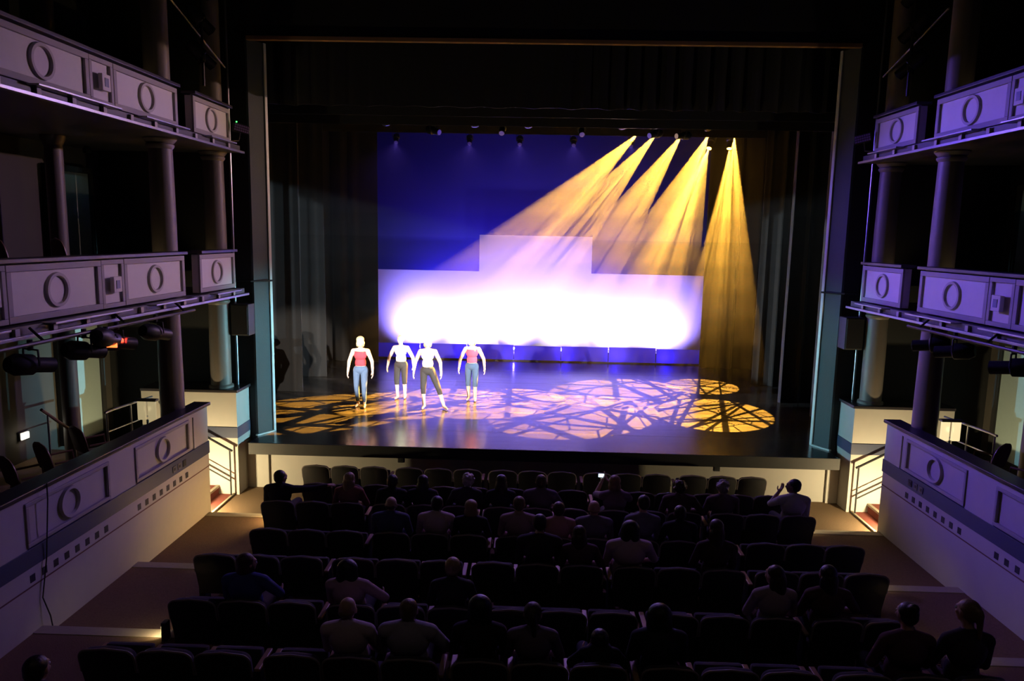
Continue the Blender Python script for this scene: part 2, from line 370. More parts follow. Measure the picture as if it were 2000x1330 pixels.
    for zb, zt, tn in ((1.18, 3.82, 'lower'), (3.95, 6.46, 'middle'), (6.59, 11.5, 'upper')):
        y = -2.75; rr = 0.13
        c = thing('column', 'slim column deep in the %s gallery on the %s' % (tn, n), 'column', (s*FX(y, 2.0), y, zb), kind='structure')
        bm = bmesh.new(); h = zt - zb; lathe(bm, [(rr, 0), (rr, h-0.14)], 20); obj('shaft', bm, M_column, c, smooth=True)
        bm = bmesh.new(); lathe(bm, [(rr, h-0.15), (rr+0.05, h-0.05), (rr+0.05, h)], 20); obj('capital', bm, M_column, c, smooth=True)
    # vertical conduits by the gap between gallery and end box
    for q, (y, off) in enumerate(((-2.42, 0.3), (-0.50, 0.15))):
        tag(obj('conduit', T([(s*FX(y, off), y, 1.9 if q else 2.0), (s*FX(y, off), y, 11.3)], 0.022), M_steel, smooth=True), 'thin vertical steel pipe %s on the %s' % ('beside the proscenium wall' if q else 'in the gap between gallery and end box', n), 'pipe')
    # pale panel stands in for a lit doorway behind the galleries, dark frame
    for zb, tn in ((1.18, 'lower'), (3.95, 'middle')):
        d = struct('door_%s_%s' % (tn, n), SB(s, -1.9, -0.95, 2.60, 2.66, zb, zb+2.05), mat('door_pale', (0.33, 0.42, 0.42), 0.6, noise=0.06), 'pale door at the back of the %s gallery on the %s' % (tn, n))
        bm = bmesh.new(); sbox(bm, s, -2.0, -1.9, 2.56, 2.74, zb, zb+2.15); sbox(bm, s, -0.95, -0.85, 2.56, 2.74, zb, zb+2.15); sbox(bm, s, -1.9, -0.95, 2.56, 2.74, zb+2.05, zb+2.15)
        obj('door_frame', bm, M_blackwall, d)
        obj('handle', SB(s, -1.82, -1.76, 2.55, 2.60, zb+0.95, zb+1.1), M_gold, d, bevel=0.006)
    for zb, tn in ((1.0, 'lower'), (3.83, 'middle'), (6.47, 'upper')):   # cross partition between gallery and stage side
        pass

# ================================================================== DRAPES AND SCENERY
def drape(name, x0, x1, y, z0, z1, folds, amp, m, label, cat, nx=None, nz=10, gather=0.0, bottom_jitter=0.0, seed=1, kind=None, side_in=None, ridge=False):
    rng = random.Random(seed); nx = nx or int(folds*6)
    ph = [rng.uniform(0, 6.28) for _ in range(6)]
    bm = bmesh.new(); F = []; Bk = []
    for j in range(nz+1):
        v = j/nz; z = z1 + (z0 - z1)*v; row = []; rb = []
        for i in range(nx+1):
            u = i/nx; a = folds*2*PI*u + 0.9*math.sin(5*u*PI + ph[0]) + 0.5*math.sin(11*u*PI + ph[1])
            g = 1 - gather*(0.5 - 0.5*math.cos(min(1, v*1.15)*2*PI))*0.5
            xm = (x0 + x1)/2 if side_in is None else side_in
            x = xm + (x0 + (x1 - x0)*u - xm)*g
            k = amp*(0.55 + 0.45*math.sin(7*u + ph[2]))*(0.75 + 0.35*v)
            yy = y + (k*math.sin(a) + 0.25*k*math.sin(2*a + ph[3]) if not ridge else -1.6*k*max(0, math.sin(a))**3)
            zz = z + (bottom_jitter*math.sin(a*0.5 + ph[4]) if j == nz else 0)
            row.append(bm.verts.new((x, yy, zz))); rb.append(bm.verts.new((x, yy + 0.012, zz)))
        F.append(row); Bk.append(rb)
    for G in (F, Bk):
        for j in range(nz):
            for i in range(nx): bm.faces.new((G[j][i], G[j][i+1], G[j+1][i+1], G[j+1][i]))
    for j in range(nz):
        for i in (0, nx): bm.faces.new((F[j][i], F[j+1][i], Bk[j+1][i], Bk[j][i]))
    for i in range(nx):
        for j in (0, nz): bm.faces.new((F[j][i], F[j][i+1], Bk[j][i+1], Bk[j][i]))
    return tag(obj(name, bm, m, smooth=True), label, cat, kind=kind)
drape('valance_curtain', -5.75, 5.75, 0.42, 7.51, 9.6, 34, 0.06, M_velour, 'black pleated valance hanging across the top of the stage opening', 'curtain', bottom_jitter=0.012, seed=3)
drape('border_curtain', -7.0, 7.0, 1.5, 7.50, 9.8, 20, 0.015, M_velour, 'flat black border just behind the pleated valance', 'curtain', seed=4)
drape('border_curtain', -7.0, 7.0, 2.15, 7.405, 9.8, 20, 0.012, M_velour, 'flat black border in front of the amber spotlights', 'curtain', seed=5)
drape('border_curtain', -7.5, 7.5, 6.0, 7.75, 9.8, 20, 0.012, M_velour, 'flat black border upstage under the violet lamps', 'curtain', seed=6)
LEG = [(-8.9, -6.28, 2.2, 'first'), (-8.9, -6.0, 3.7, 'second'), (-8.9, -5.95, 5.7, 'third'), (-8.9, -5.04, 8.35, 'rearmost')]
for k, (x0, x1, y, w_) in enumerate(LEG):
    drape('leg_curtain', x0, x1, y, 1.005, 9.8, 7, 0.12, M_legs if k < 3 else M_velour, '%s tall dark leg curtain from the front on the left of the stage' % w_, 'curtain', gather=0.12 if k in (1, 2) else 0, seed=11+k, side_in=x1-0.3, ridge=k < 3, nx=90)
    drape('leg_curtain', -x1 + (0.02 if k < 3 else 0.06), -x0, y+0.25, 1.005, 9.8, 7, 0.12, M_legs if k < 3 else M_velour, '%s tall dark leg curtain from the front on the right of the stage' % w_, 'curtain', gather=0.12 if k in (1, 2) else 0, seed=31+k, side_in=-x1+0.3, ridge=k < 3, nx=90)
# cyc and stepped white flat
drape('cyc_cloth', -6.4, 6.4, 10.95, 1.0, 9.8, 6, 0.004, M_cyc, 'wide pale backdrop cloth at the rear of the stage glowing deep blue', 'backdrop', nx=30, seed=50)
bm = bmesh.new()
SH = [(-5.75, 1.02), (5.75, 1.02), (5.75, 3.81), (1.76, 3.81), (1.76, 5.04), (-2.04, 5.04), (-2.04, 3.81), (-5.75, 3.81)]
a_ = [bm.verts.new((x, 10.5, z)) for x, z in SH]; b_ = [bm.verts.new((x, 10.55, z)) for x, z in SH]
bm.faces.new(a_); bm.faces.new(b_[::-1])
for k in range(8): bm.faces.new((a_[k], a_[(k+1) % 8], b_[(k+1) % 8], b_[k]))
flat = thing('stepped_flat', 'stepped white scenery flat with raised middle block, brightly lit from below', 'scenery flat', (0, 0, 0))
cf = obj('cloth_face', bm, [M_white_cloth, M_black], flat)
for f in cf.data.polygons:
    if f.center.y > 10.54: f.material_index = 1  # unseen back blackened to stop light bouncing behind the flat
obj('rear_rail', B(-5.6, 5.6, 10.61, 10.65, 2.42, 2.50), M_chair_wood, flat)  # unseen rail added to carry the blue lamps
for x in (-4, -2, 0, 1.5, 4):
    obj('brace', T([(x, 10.58, 3.6), (x, 10.58, 1.0)], 0.03), M_chair_wood, flat)
# ground row masking with lamps behind it
gr = thing('ground_row', 'long low blue grey ground row masking the floor lamps', 'scenery', (0, 0, 0))
for k in range(7):
    x0 = -5.35 + k*1.53; h = 1.50 + 0.012*((k*7) % 3)
    obj('fascia_board', B(x0, x0+1.50, 9.08, 9.085, 1.035, h), M_groundrow, gr)
obj('floor_batten', B(-5.6, 5.6, 9.02, 9.25, 1.0, 1.035), M_black, gr)

# ================================================================== LAMPS
def aim(o, d):
    o.rotation_mode = 'QUATERNION'; o.rotation_quaternion = Vector(d).to_track_quat('-Z', 'Y')
def lamp_light(kind, parent, loc, d=None, col=(1, 1, 1), power=100, angle=30, blend=0.15, size=0.03, shape=None, gobo=None):
    L = bpy.data.lights.new('lamp_light', kind); L.color = col; L.energy = power
    if kind == 'SPOT':
        L.spot_size = math.radians(angle); L.spot_blend = blend; L.shadow_soft_size = size
    elif kind == 'POINT': L.shadow_soft_size = size
    else:
        L.shape = 'RECTANGLE'; L.size, L.size_y = shape
    o = bpy.data.objects.new('lamp_light', L); C.objects.link(o)
    if parent is not None: o.parent = parent
    o.location = loc
    if d is not None: aim(o, d)
    if gobo is not None:
        L.use_nodes = True; nt = L.node_tree; em = nt.nodes['Emission']
        tc = nt.nodes.new('ShaderNodeTexCoord'); sp = nt.nodes.new('ShaderNodeSeparateXYZ'); nt.links.new(tc.outputs['Normal'], sp.inputs[0])
        comb = nt.nodes.new('ShaderNodeCombineXYZ'); comb.inputs[2].default_value = gobo
        for i in (0, 1):
            dv = nt.nodes.new('ShaderNodeMath'); dv.operation = 'DIVIDE'
            nt.links.new(sp.outputs[i], dv.inputs[0]); nt.links.new(sp.outputs[2], dv.inputs[1]); nt.links.new(dv.outputs[0], comb.inputs[i])
        rg = random.Random(int(gobo*100)); prev = None; one = nt.nodes.new('ShaderNodeCombineXYZ'); one.inputs[2].default_value = 1.0
        for i in (0, 1): nt.links.new(comb.inputs[i].links[0].from_socket, one.inputs[i])
        def mul(x):
            nonlocal prev
            if prev is None: prev = x; return
            mu = nt.nodes.new('ShaderNodeMath'); mu.operation = 'MULTIPLY'; nt.links.new(prev, mu.inputs[0]); nt.links.new(x, mu.inputs[1]); prev = mu.outputs[0]
        half = math.tan(math.radians(angle/2))
        for q in range(14):       # the steel breakup pattern: crossing straight bars
            th = rg.uniform(0, PI); dd = rg.uniform(-0.8, 0.8)*half; wd = rg.uniform(0.020, 0.042)*half
            dp = nt.nodes.new('ShaderNodeVectorMath'); dp.operation = 'DOT_PRODUCT'; nt.links.new(one.outputs[0], dp.inputs[0]); dp.inputs[1].default_value = (math.cos(th), math.sin(th), -dd)
            ab = nt.nodes.new('ShaderNodeMath'); ab.operation = 'ABSOLUTE'; nt.links.new(dp.outputs['Value'], ab.inputs[0])
            mr = nt.nodes.new('ShaderNodeMapRange'); mr.inputs[1].default_value = wd; mr.inputs[2].default_value = wd*1.5; mr.inputs[3].default_value = 0.03
            nt.links.new(ab.outputs[0], mr.inputs[0]); mul(mr.outputs[0])
        v = nt.nodes.new('ShaderNodeTexVoronoi'); v.voronoi_dimensions = '2D'; v.feature = 'DISTANCE_TO_EDGE'; v.inputs['Scale'].default_value = 2.3/half
        nt.links.new(comb.outputs[0], v.inputs['Vector'])
        mr = nt.nodes.new('ShaderNodeMapRange'); mr.inputs[1].default_value = 0.02; mr.inputs[2].default_value = 0.035; mr.inputs[3].default_value = 0.05
        nt.links.new(v.outputs['Distance'], mr.inputs[0]); mul(mr.outputs[0])
        nt.links.new(prev, em.inputs['Strength'])
    return o
def fixture(loc, target, label, group, col=None, power=0, angle=25, blend=0.15, gobo=None, pipe_dz=0.30, lens_glow=0.0, name='stage_spotlight', size=0.03, scale=1.0, hang_y=None):
    loc = Vector(loc); d = (Vector(target) - loc).normalized()
    t = thing(name, label, 'spotlight', loc, group=group)
    R = d.to_track_quat('Z', 'Y').to_matrix().to_4x4() @ Matrix.Scale(scale, 4)
    bm = bmesh.new(); lathe(bm, [(0.075, 0.0), (0.085, 0.0), (0.085, -0.22), (0.115, -0.24), (0.12, -0.42), (0.08, -0.50)], 16, R); hs = obj('housing', bm, M_lampbody, t, smooth=True)
    bm = bmesh.new(); lathe(bm, [(0.073, -0.012), (0.073, 0.004), (0.045, 0.014)], 16, R)
    lm = M_lens_off if not lens_glow else glow('lens_glow_%d_%d_%d' % tuple(int(c*99) for c in col), col, lens_glow)
    obj('lens', bm, lm, hs, smooth=True)
    mid = d*(-0.24*scale); up = Vector((0, 0, pipe_dz)); sd = d.cross(Vector((0, 0, 1))); sd = (sd.normalized() if sd.length > 1e-3 else Vector((1, 0, 0)))*0.135*scale
    top = Vector((mid.x, mid.y if hang_y is None else hang_y - loc.y, pipe_dz))
    yk = obj('yoke', T([mid+sd, top+sd*0.9 - Vector((0, 0, 0.07)), top - sd*0.9 - Vector((0, 0, 0.07)), mid-sd], 0.012, 6), M_lampbody, t)
    obj('clamp', T([top - Vector((0, 0, 0.08)), top + Vector((0, 0, 0.035))], 0.03, 8), M_lampbody, yk)
    if power:
        lamp_light('SPOT', t, d*0.03, d, col, power, angle, blend, size, gobo=gobo)
    return t
def pipe(name, a, b, label, r=0.024, drops=()):
    t = thing(name, label, 'pipe', (0, 0, 0))
    obj('tube', T([a, b], r), M_lampbody, t, smooth=True)
    for p, q in drops: obj('drop_rod', T([p, q], r*0.7, 6), M_lampbody, t)
    return t
AMBER = (1.0, 0.46, 0.05); VIOLET = (0.30, 0.17, 1.0); COOL = (0.36, 0.84, 1.0); WARM = (1.0, 0.80, 0.42); PEACH = (1.0, 0.62, 0.5)
pipe('lighting_bar', (-7.2, 2.55, 7.82), (7.2, 2.55, 7.82), 'black lighting bar with unlit spots near the front of the stage', drops=[((x, 2.55, 7.82), (x, 2.55, 12.98)) for x in (-6, -2, 2, 6)])
pipe('lighting_bar', (-7.2, 7.05, 8.36), (7.2, 7.05, 8.36), 'black lighting bar carrying the front row of amber spots', drops=[((x, 7.05, 8.36), (x, 7.05, 12.98)) for x in (-6, -2, 2, 6)])
pipe('lighting_bar', (-7.2, 8.05, 8.10), (7.2, 8.05, 8.10), 'black lighting bar farthest upstage with the rear amber and violet lamps', drops=[((x, 8.05, 8.10), (x, 8.05, 12.98)) for x in (-6, -2, 2, 6)])
AMB = [((2.71, 7.0, 8.0), (-4.4, 2.0, 1), 17, 'farthest left'), ((3.21, 7.0, 8.0), (-2.6, 3.0, 1), 17, 'second from left'), ((3.93, 7.0, 8.0), (-0.9, 3.2, 1), 18, 'third from left'),
       ((4.65, 7.0, 8.0), (1.05, 2.3, 1), 21.5, 'fourth from left'), ((5.37, 7.0, 7.96), (4.12, 2.6, 1), 18.5, 'farthest right')]
for k, (p, q, an, w_) in enumerate(AMB):
    fixture(p, q, 'lit amber spotlight on the front bar, %s of its row' % w_, 'amber spotlights', AMBER, P_AMBER*(1.3 if k < 3 else 1), an, 0.06, gobo=0.37+1.3*k, pipe_dz=0.34, lens_glow=30, size=0.012, hang_y=7.05)
for k, (p, q, an, w_) in enumerate([((4.90, 8.0, 7.70), (2.3, 4.7, 1), 25, 'left'), ((5.50, 8.0, 7.70), (4.55, 5.7, 1), 16, 'right')]):
    fixture(p, q, 'lit amber spotlight on the rear bar, %s one of the pair' % w_, 'amber spotlights', AMBER, P_AMBER*0.8, an, 0.06, gobo=7.7+1.3*k, pipe_dz=0.38, lens_glow=30, size=0.012, hang_y=8.05)
for k, x in enumerate((-3.6, -1.6, -0.4, 1.7, 3.6)):
    fixture((x, 2.5, 7.45), (x+0.4, 1.0, 3.0), 'unlit black spotlight on the front bar, %s along' % ORD[k], 'unlit bar spotlights', pipe_dz=0.36, hang_y=2.55)
# violet back lights upstage
for k, x in enumerate((-4.4, -2.2, -0.7, 0.9, 2.6)):
    fixture((x, 8.0, 7.72), (x*0.8, 0.2, 1.0), 'small violet back lamp on the upstage bar, %s from the left' % ORD[k], 'violet back lamps', (0.22, 0.12, 1.0), P_BACK, 70, 1.0, pipe_dz=0.37, lens_glow=0.12, scale=0.8, hang_y=8.05)
# lamps that reach the gallery fronts
for p, q, col, k, lb in (((-2.4, 2.5, 7.30), (6.05, -3.9, 4.5), (0.20, 0.11, 1.0), 3.9, 'violet lamp on the front bar aimed out at the right galleries'),
                        ((2.3, 2.5, 7.30), (-6.05, -4.3, 4.2), (0.36, 0.22, 1.0), 1.1, 'violet lamp on the front bar aimed out at the left galleries'),
                        ((2.9, 2.5, 7.30), (-6.05, -2.8, 6.0), PEACH, 1.0, 'peach lamp on the front bar aimed out at the left galleries')):
    fixture(p, q, lb, 'gallery wash lamps', col, P_TIER*k, 46, 0.9, pipe_dz=0.51, lens_glow=0.3, scale=0.8, hang_y=2.55)
for x, n in ((-1.0, 'left'), (0.8, 'right')):  # violet lamps added to put a purple rim on heads and seats
    fixture((x, 2.5, 7.30), (x*1.5, -5.0, 1.0), 'small violet lamp on the front bar aimed over the seats, %s one of two' % n, 'seat wash lamps', (0.45, 0.25, 1.0), P_TIER*0.4, 62, 0.9, pipe_dz=0.51, lens_glow=0.2, scale=0.8, hang_y=2.55)
# side booms in the wings
for s, n in ((-1, 'left'), (1, 'right')):
    b = thing('side_boom', 'black lighting boom standing in the %s wing' % n, 'lighting stand', (s*7.3, 1.72, 1.0))
    obj('pole', T([(0, 0, 0.03), (0, 0, 3.6)], 0.025), M_lampbody, b, smooth=True)
    bm = bmesh.new(); lathe(bm, [(0.28, 0), (0.28, 0.025), (0.05, 0.04)], 20); obj('base', bm, M_lampbody, b, smooth=True)
    fixture((s*7.15, 1.72, 2.2), (-s*5.55, -0.2, 2.3), 'lower cool side lamp on the boom in the %s wing' % n, 'side lamps', COOL, P_SIDE*(2.2 if s > 0 else 1.0), 20, 0.9, pipe_dz=0.3)
    fixture((s*7.15, 1.78, 3.4), (-s*6.2, 4.2, 3.4), 'upper cool side lamp on the boom in the %s wing' % n, 'side lamps', (0.70, 0.88, 1.0), P_SIDE*2.2, 24, 0.12, pipe_dz=0.3)
# cyc floor lamps behind the ground row, and unseen blue ones added for the backdrop glow
for k in range(6):
    x = -4.05 + 1.64*k
    t = thing('floor_striplight', 'white floor lamp behind the ground row, %s from the left' % ORD[k], 'striplight', (x, 9.45, 1.0), group='floor lamps behind the ground row')
    obj('tray', B(-0.30, 0.30, -0.11, 0.11, 0.0, 0.30), M_lampbody, t, bevel=0.01)
    obj('lens', B(-0.26, 0.26, -0.07, 0.07, 0.30, 0.305), glow('strip_glow', (0.5, 0.45, 1.0), 2.5), t)
    obj('reflector', B(-0.30, 0.30, 0.115, 0.125, 0.10, 0.36), M_steel, t)
    lamp_light('SPOT', t, (0, 0, 0.33), (0, 0.885, 0.465) if k not in (2, 3) else (0, 0.785, 0.62), (0.25, 0.19, 1.0), P_CYC, 108, 1.0, 0.08)
    lamp_light('POINT', t, (0, -0.21, 0.22), col=(0.2, 0.14, 1.0), power=14, size=0.05)  # added blue light so the ground row cloth glows from behind
for k, x in enumerate((-3.6, -2.2, -0.9, 0.6, 2.2)):
    t = thing('rail_striplight', 'blue lamp on the rail behind the stepped flat, %s from the left' % ORD[k], 'striplight', (x, 10.71, 2.36), group='blue lamps behind the flat')
    obj('tray', B(-0.3, 0.3, -0.06, 0.06, 0, 0.2), M_lampbody, t, bevel=0.01)
    lamp_light('AREA', t, (0, 0.0, 0.24), (0, 0.12, 0.99), (0.10, 0.055, 1.0), P_CYC_BLUE*(0.5, 1.1, 1.5, 0.9, 0.6)[k], shape=(0.5, 0.08))
# gallery pipes and front-of-house lamps under the middle tier
for s, n in ((-1, 'left'), (1, 'right')):
    ya, yb = (-3.0, -8.5)
    t = pipe('gallery_pipe', (s*FX(ya, -0.26), ya, 3.78), (s*FX(yb, -0.26), yb, 3.78), 'steel lighting pipe hung under the middle gallery on the %s' % n,
             drops=[((s*FX(y, -0.26), y, 3.78), (s*FX(y, -0.1), y, 3.93)) for y in (-3.3, -4.9, -6.5, -8.1)])
    spots = [(-4.05, 'first'), (-4.95, 'second'), (-5.65, 'third'), (-6.6, 'fourth')] if s < 0 else [(-3.4, 'first'), (-4.0, 'second'), (-5.25, 'third'), (-6.2, 'fourth')]
    for k, (y, w_) in enumerate(spots):
        lit = (k in (0, 1)) if s < 0 else (k in (0, 1))
        tx = (-3.9 if k == 0 else -2.0) if s < 0 else (-3.6 if k == 0 else -2.1)
        fixture((s*FX(y, -0.27), y+0.2, 3.50), (tx, 2.6, 1.95), '%s black spotlight from the stage on the pipe under the %s middle gallery' % (w_, n), 'front of house lamps',
                (1.0, 0.86, 0.72) if lit else None, P_FRONT if lit else 0, 15, 0.4, pipe_dz=0.28)
redf = fixture((-FX(-5.35, -0.28), -5.2, 3.62), (-6.1, -0.7, 2.6), 'spotlight with glowing red gel under the left middle gallery', 'front of house lamps', (1.0, 0.04, 0.015), 1600, 14, 0.3, pipe_dz=0.16, lens_glow=0)
obj('gel_frame', B(-0.075, 0.075, -0.10, -0.085, -0.09, 0.07), glow('red_gel', (1.0, 0.10, 0.02), 5), redf)
# box booms: dark lamps hung in the gap high beside the upper boxes
for s, n in ((-1, 'left'), (1, 'right')):
    pipe('box_boom', (s*FX(-1.9, -0.05), -1.9, 7.4), (s*FX(-1.9, -0.05), -1.9, 11.3), 'vertical black lighting pipe above the upper end box on the %s' % n)
    for k, z in enumerate((7.75, 8.3, 8.85)):
        fixture((s*FX(-1.75, -0.14), -1.72, z), (0, 4, 1.5), '%s dark spotlight up the pipe above the upper box on the %s' % (ORD[k], n), 'box boom lamps', pipe_dz=0.10)
    a, b = (s*FX(-2.6, 0.1), -2.6, 8.55), (s*FX(-0.7, 0.1), -0.7, 7.95)
    tag(obj('sloping_bar', T([a, b], 0.016), M_steel, smooth=True), 'thin sloping metal bar above the upper box on the %s' % n, 'bar')
    # small led wash unit at the end of the upper box
    t = thing('led_wash_light', 'small wash light clamped to the end of the upper box on the %s' % n, 'wash light', (s*5.63, -0.72, 6.88))
    obj('body', B(-0.14, 0.14, -0.05, 0.09, -0.075, 0.075), M_lampbody, t, bevel=0.01)
    for i in range(7):
        for j in range(3): obj('led_lens', B(-0.125+i*0.037, -0.097+i*0.037, -0.056, -0.05, -0.06+j*0.043, -0.03+j*0.043), mat('led_lens', (0.25, 0.16, 0.35), 0.3, noise=0.05), t)
    obj('bracket', T([(0, 0.02, -0.07), (0, 0.02, -0.22), (s*0.16, -0.05, -0.28)], 0.012, 6), M_lampbody, t)
    if s < 0: obj('status_light', B(-0.12, -0.10, -0.062, -0.05, 0.078, 0.098), glow('green_led', (0.05, 1.0, 0.1), 6), t)
    t.rotation_euler = (0, math.radians(-s*12), math.radians(-s*35))
    # loudspeaker beside the jamb
    sp = thing('loudspeaker', 'black loudspeaker box fixed beside the %s proscenium jamb' % n, 'loudspeaker', (s*5.78, -0.55, 3.35))
    obj('cabinet', B(-0.17, 0.17, -0.16, 0.16, -0.3, 0.3), M_black, sp, bevel=0.012)
    obj('grille', B(-0.15, 0.15, -0.172, -0.158, -0.28, 0.28), M_lampbody, sp, bevel=0.004)
    obj('bracket', B(-0.05, 0.05, 0.16, 0.19, -0.1, 0.1), M_steel, sp)
# stair lamps
for s, n in ((-1, 'left'), (1, 'right')):
    t = thing('stair_lamp', 'warm stair lamp on the wall of the side stair on the %s' % n, 'wall lamp', (s*6.22, -2.16, 0.36))
    obj('backplate', B(-0.09, 0.09, -0.02, 0.01, -0.05, 0.05), M_steel, t, bevel=0.005)
    obj('diffuser', B(-0.07, 0.07, 0.01, 0.035, -0.035, 0.035), glow('warm_glow', WARM, 6), t)
    lamp_light('POINT', t, (0, 0.07, 0), col=WARM, power=P_WARM, size=0.04)
# aisle step lights
for k, (y, z) in enumerate(((-2.42, 0.12), (-4.68, 0.25), (-6.7, 0.40))):
    for s, n in ((-1, 'left'), (1, 'right')):
        t = thing('aisle_light', 'small warm step light beside the %s aisle step from the stage on the %s' % (ORD[k], n), 'step light', (s*4.33, y, z))
        obj('housing', B(-0.03, 0.03, -0.05, 0.05, 0, 0.22), M_lampbody, t, bevel=0.006)
        obj('diffuser', B(min(s*0.03, s*0.036), max(s*0.03, s*0.036), -0.035, 0.035, 0.09, 0.17), glow('warm_glow', WARM, 6), t)
        lamp_light('SPOT', t, (s*0.05, 0.02, 0.13), (s*0.7, 0.5, -0.55) if k or s > 0 else (s*0.8, -0.22, 0.12), WARM if k or s > 0 else (1.0, 0.62, 0.22), P_STEP*(3 if k or s > 0 else 42), 110, 0.8, 0.02)
for x, n in ((-3.5, 'left'), (3.5, 'right')):  # unseen fill lamps added to lift the dark audience and galleries
    t = thing('house_lamp', 'dimmed round ceiling lamp over the rear seats on the %s' % n, 'ceiling lamp', (x, -13.0, 11.5))
    bm = bmesh.new(); lathe(bm, [(0.22, -0.12), (0.22, -0.02), (0.16, 0.0)], 20); obj('can', bm, M_lampbody, t, smooth=True)
    bm = bmesh.new(); lathe(bm, [(0.18, -0.135), (0.2, -0.125), (0.2, -0.12)], 20); obj('diffuser', bm, glow('house_glow', (1, 0.8, 0.6), 0.4), t, smooth=True)
    lamp_light('SPOT', t, (0, 0, -0.16), (0, 0.35, -1), (1, 0.80, 0.66), 30, 130, 0.8, 0.15)
# gallery lamps
for s, n in ((-1, 'left'), (1, 'right')):
    t = thing('wall_lantern', 'warm lantern glowing behind the column in the lower gallery on the %s' % n, 'lantern', (s*FX(-2.15, 0.95), -2.35, 1.18))
    obj('post', T([(0, 0, 0), (0, 0, 0.62)], 0.02), M_lampbody, t)
    for dx in (-0.09, 0.09): obj('glass_pane', B(dx-0.065, dx+0.065, -0.03, 0.03, 0.62, 0.95), glow('lantern_glow_%s' % n, (1, 0.8, 0.42), 1.0 if s > 0 else 0.4), t, bevel=0.01)
    obj('cap', B(-0.18, 0.18, -0.06, 0.06, 0.95, 0.98), M_lampbody, t)
    lamp_light('POINT', t, (0, -0.1, 0.8), col=WARM, power=0.8 if s > 0 else 0.4, size=0.05)
    for zb, tn, pw in ((1.18, 'lower', 10), (3.95, 'middle', 3)):  # added lamps stand in for light coming through the doorway
        t = thing('door_lamp', 'small cool lamp above the pale door of the %s gallery on the %s' % (tn, n), 'ceiling lamp', (s*FX(-1.4, 2.3), -1.4, zb + (2.60 if tn == 'lower' else 2.46)))
        bm = bmesh.new(); lathe(bm, [(0.07, -0.08), (0.07, 0.0), (0.05, 0.03)], 14); obj('can', bm, M_lampbody, t, smooth=True)
        lamp_light('SPOT', t, (0, 0, -0.1), (s*0.25, 0, -1), (0.42, 0.86, 0.95), pw*0.16, 100, 0.6, 0.04)
    for y, off, zb, pw, lb in ((-3.02, 0.42, 3.95, 3.0, 'middle gallery'), (-1.15, 0.42, 3.95, 2.5, 'middle end box'), (-3.02, 0.42, 6.59, 1.6, 'upper gallery'), (-1.15, 0.42, 6.59, 1.6, 'upper end box')):
        t = thing('uplight', 'small warm uplight at the column foot in the %s on the %s' % (lb, n), 'uplight', (s*FX(y, off), y, zb))
        bm = bmesh.new(); lathe(bm, [(0.06, 0), (0.06, 0.10), (0.05, 0.12)], 14); obj('can', bm, M_lampbody, t, smooth=True)
        lamp_light('SPOT', t, (0, 0, 0.14), (0, 0.5, 1), (1, 0.75, 0.38), pw*1.6, 90, 0.7, 0.03)
t = thing('wall_lamp', 'bright white wall lamp low in the left lower gallery', 'wall lamp', (-FX(-2.9, 2.74), -2.9, 1.62))
obj('backplate', B(0, 0.03, -0.10, 0.10, -0.07, 0.07), M_steel, t, bevel=0.005)
obj('diffuser', B(0.03, 0.05, -0.085, 0.085, -0.05, 0.05), glow('white_glow', (1, 0.93, 0.75), 5), t)
lamp_light('POINT', t, (0.12, 0, 0), col=(1, 0.9, 0.7), power=0.7, size=0.05)

# ================================================================== THEATRE SEATS
def back_outline(w, z0, z1, r, n=6):
    pts = [(-w*0.47, z0), (-w*0.5, z0 + (z1-z0)*0.55)]
    for k in range(n+1):
        a = PI - PI/2*k/n; pts.append((-w*0.5 + r + r*math.cos(a), z1 - 0.018 - r + r*math.sin(a)))
    pts.append((0, z1))
    return pts + [(-x, z) for x, z in pts[-2::-1]]
LEAN = 0.22
def slab_from(pts, ya, yb, shrink=0.0):
    bm = bmesh.new(); A = [bm.verts.new((x*(1-shrink), ya - (z-0.40)*LEAN, z)) for x, z in pts]; Bv = [bm.verts.new((x*(1-shrink), yb - (z-0.40)*LEAN, z)) for x, z in pts]
    n = len(pts); bm.faces.new(A); bm.faces.new(Bv[::-1])
    for k in range(n): bm.faces.new((A[k], A[(k+1) % n], Bv[(k+1) % n], Bv[k]))
    return bm
def make_seat(down, both, parent_name='theater_seat'):
    t = bpy.data.objects.new(parent_name, None); C.objects.link(t); t.empty_display_size = 0.1
    o = back_outline(0.50, 0.30, 0.86, 0.09)
    bs = obj('back_shell', slab_from(o, -0.245, -0.205), M_shell, t, smooth=True, bevel=0.008)
    obj('back_cushion', slab_from([(x*0.93, z-0.012) for x, z in o], -0.205, -0.145), M_fabric, t, smooth=True, bevel=0.018)
    obj('piping', T([(x, -0.235 - (z-0.40)*LEAN, z) for x, z in o[1:-1]], 0.011, 6), M_piping, bs, smooth=True)
    bm = B(-0.225, 0.225, -0.16, 0.27, -0.05, 0.05)
    mt = Matrix.Translation((0, 0, 0.42)) if down else Matrix.Translation((0, 0.02, 0.41)) @ Matrix.Rotation(math.radians(76), 4, 'X')
    bmesh.ops.transform(bm, matrix=mt, verts=bm.verts)
    obj('seat_cushion', bm, M_fabric, t, smooth=True, bevel=0.03)
    for s in ((-1, 1) if both else (-1,)):
        sd = obj('standard', B(s*0.263-0.016, s*0.263+0.016, -0.16, 0.10, 0.0, 0.60), M_shell, t, bevel=0.005)
        obj('armrest', B(s*0.263-0.028, s*0.263+0.028, -0.20, 0.15, 0.60, 0.63), M_wood, sd, bevel=0.008)
    return t
PROTO = {}
def seat(down, both, loc, label, group):
    k = (down, both)
    if k not in PROTO: PROTO[k] = t = make_seat(down, both)
    else: t = copy_tree(PROTO[k])
    t.location = loc
    return tag(t, label, 'seat', group)
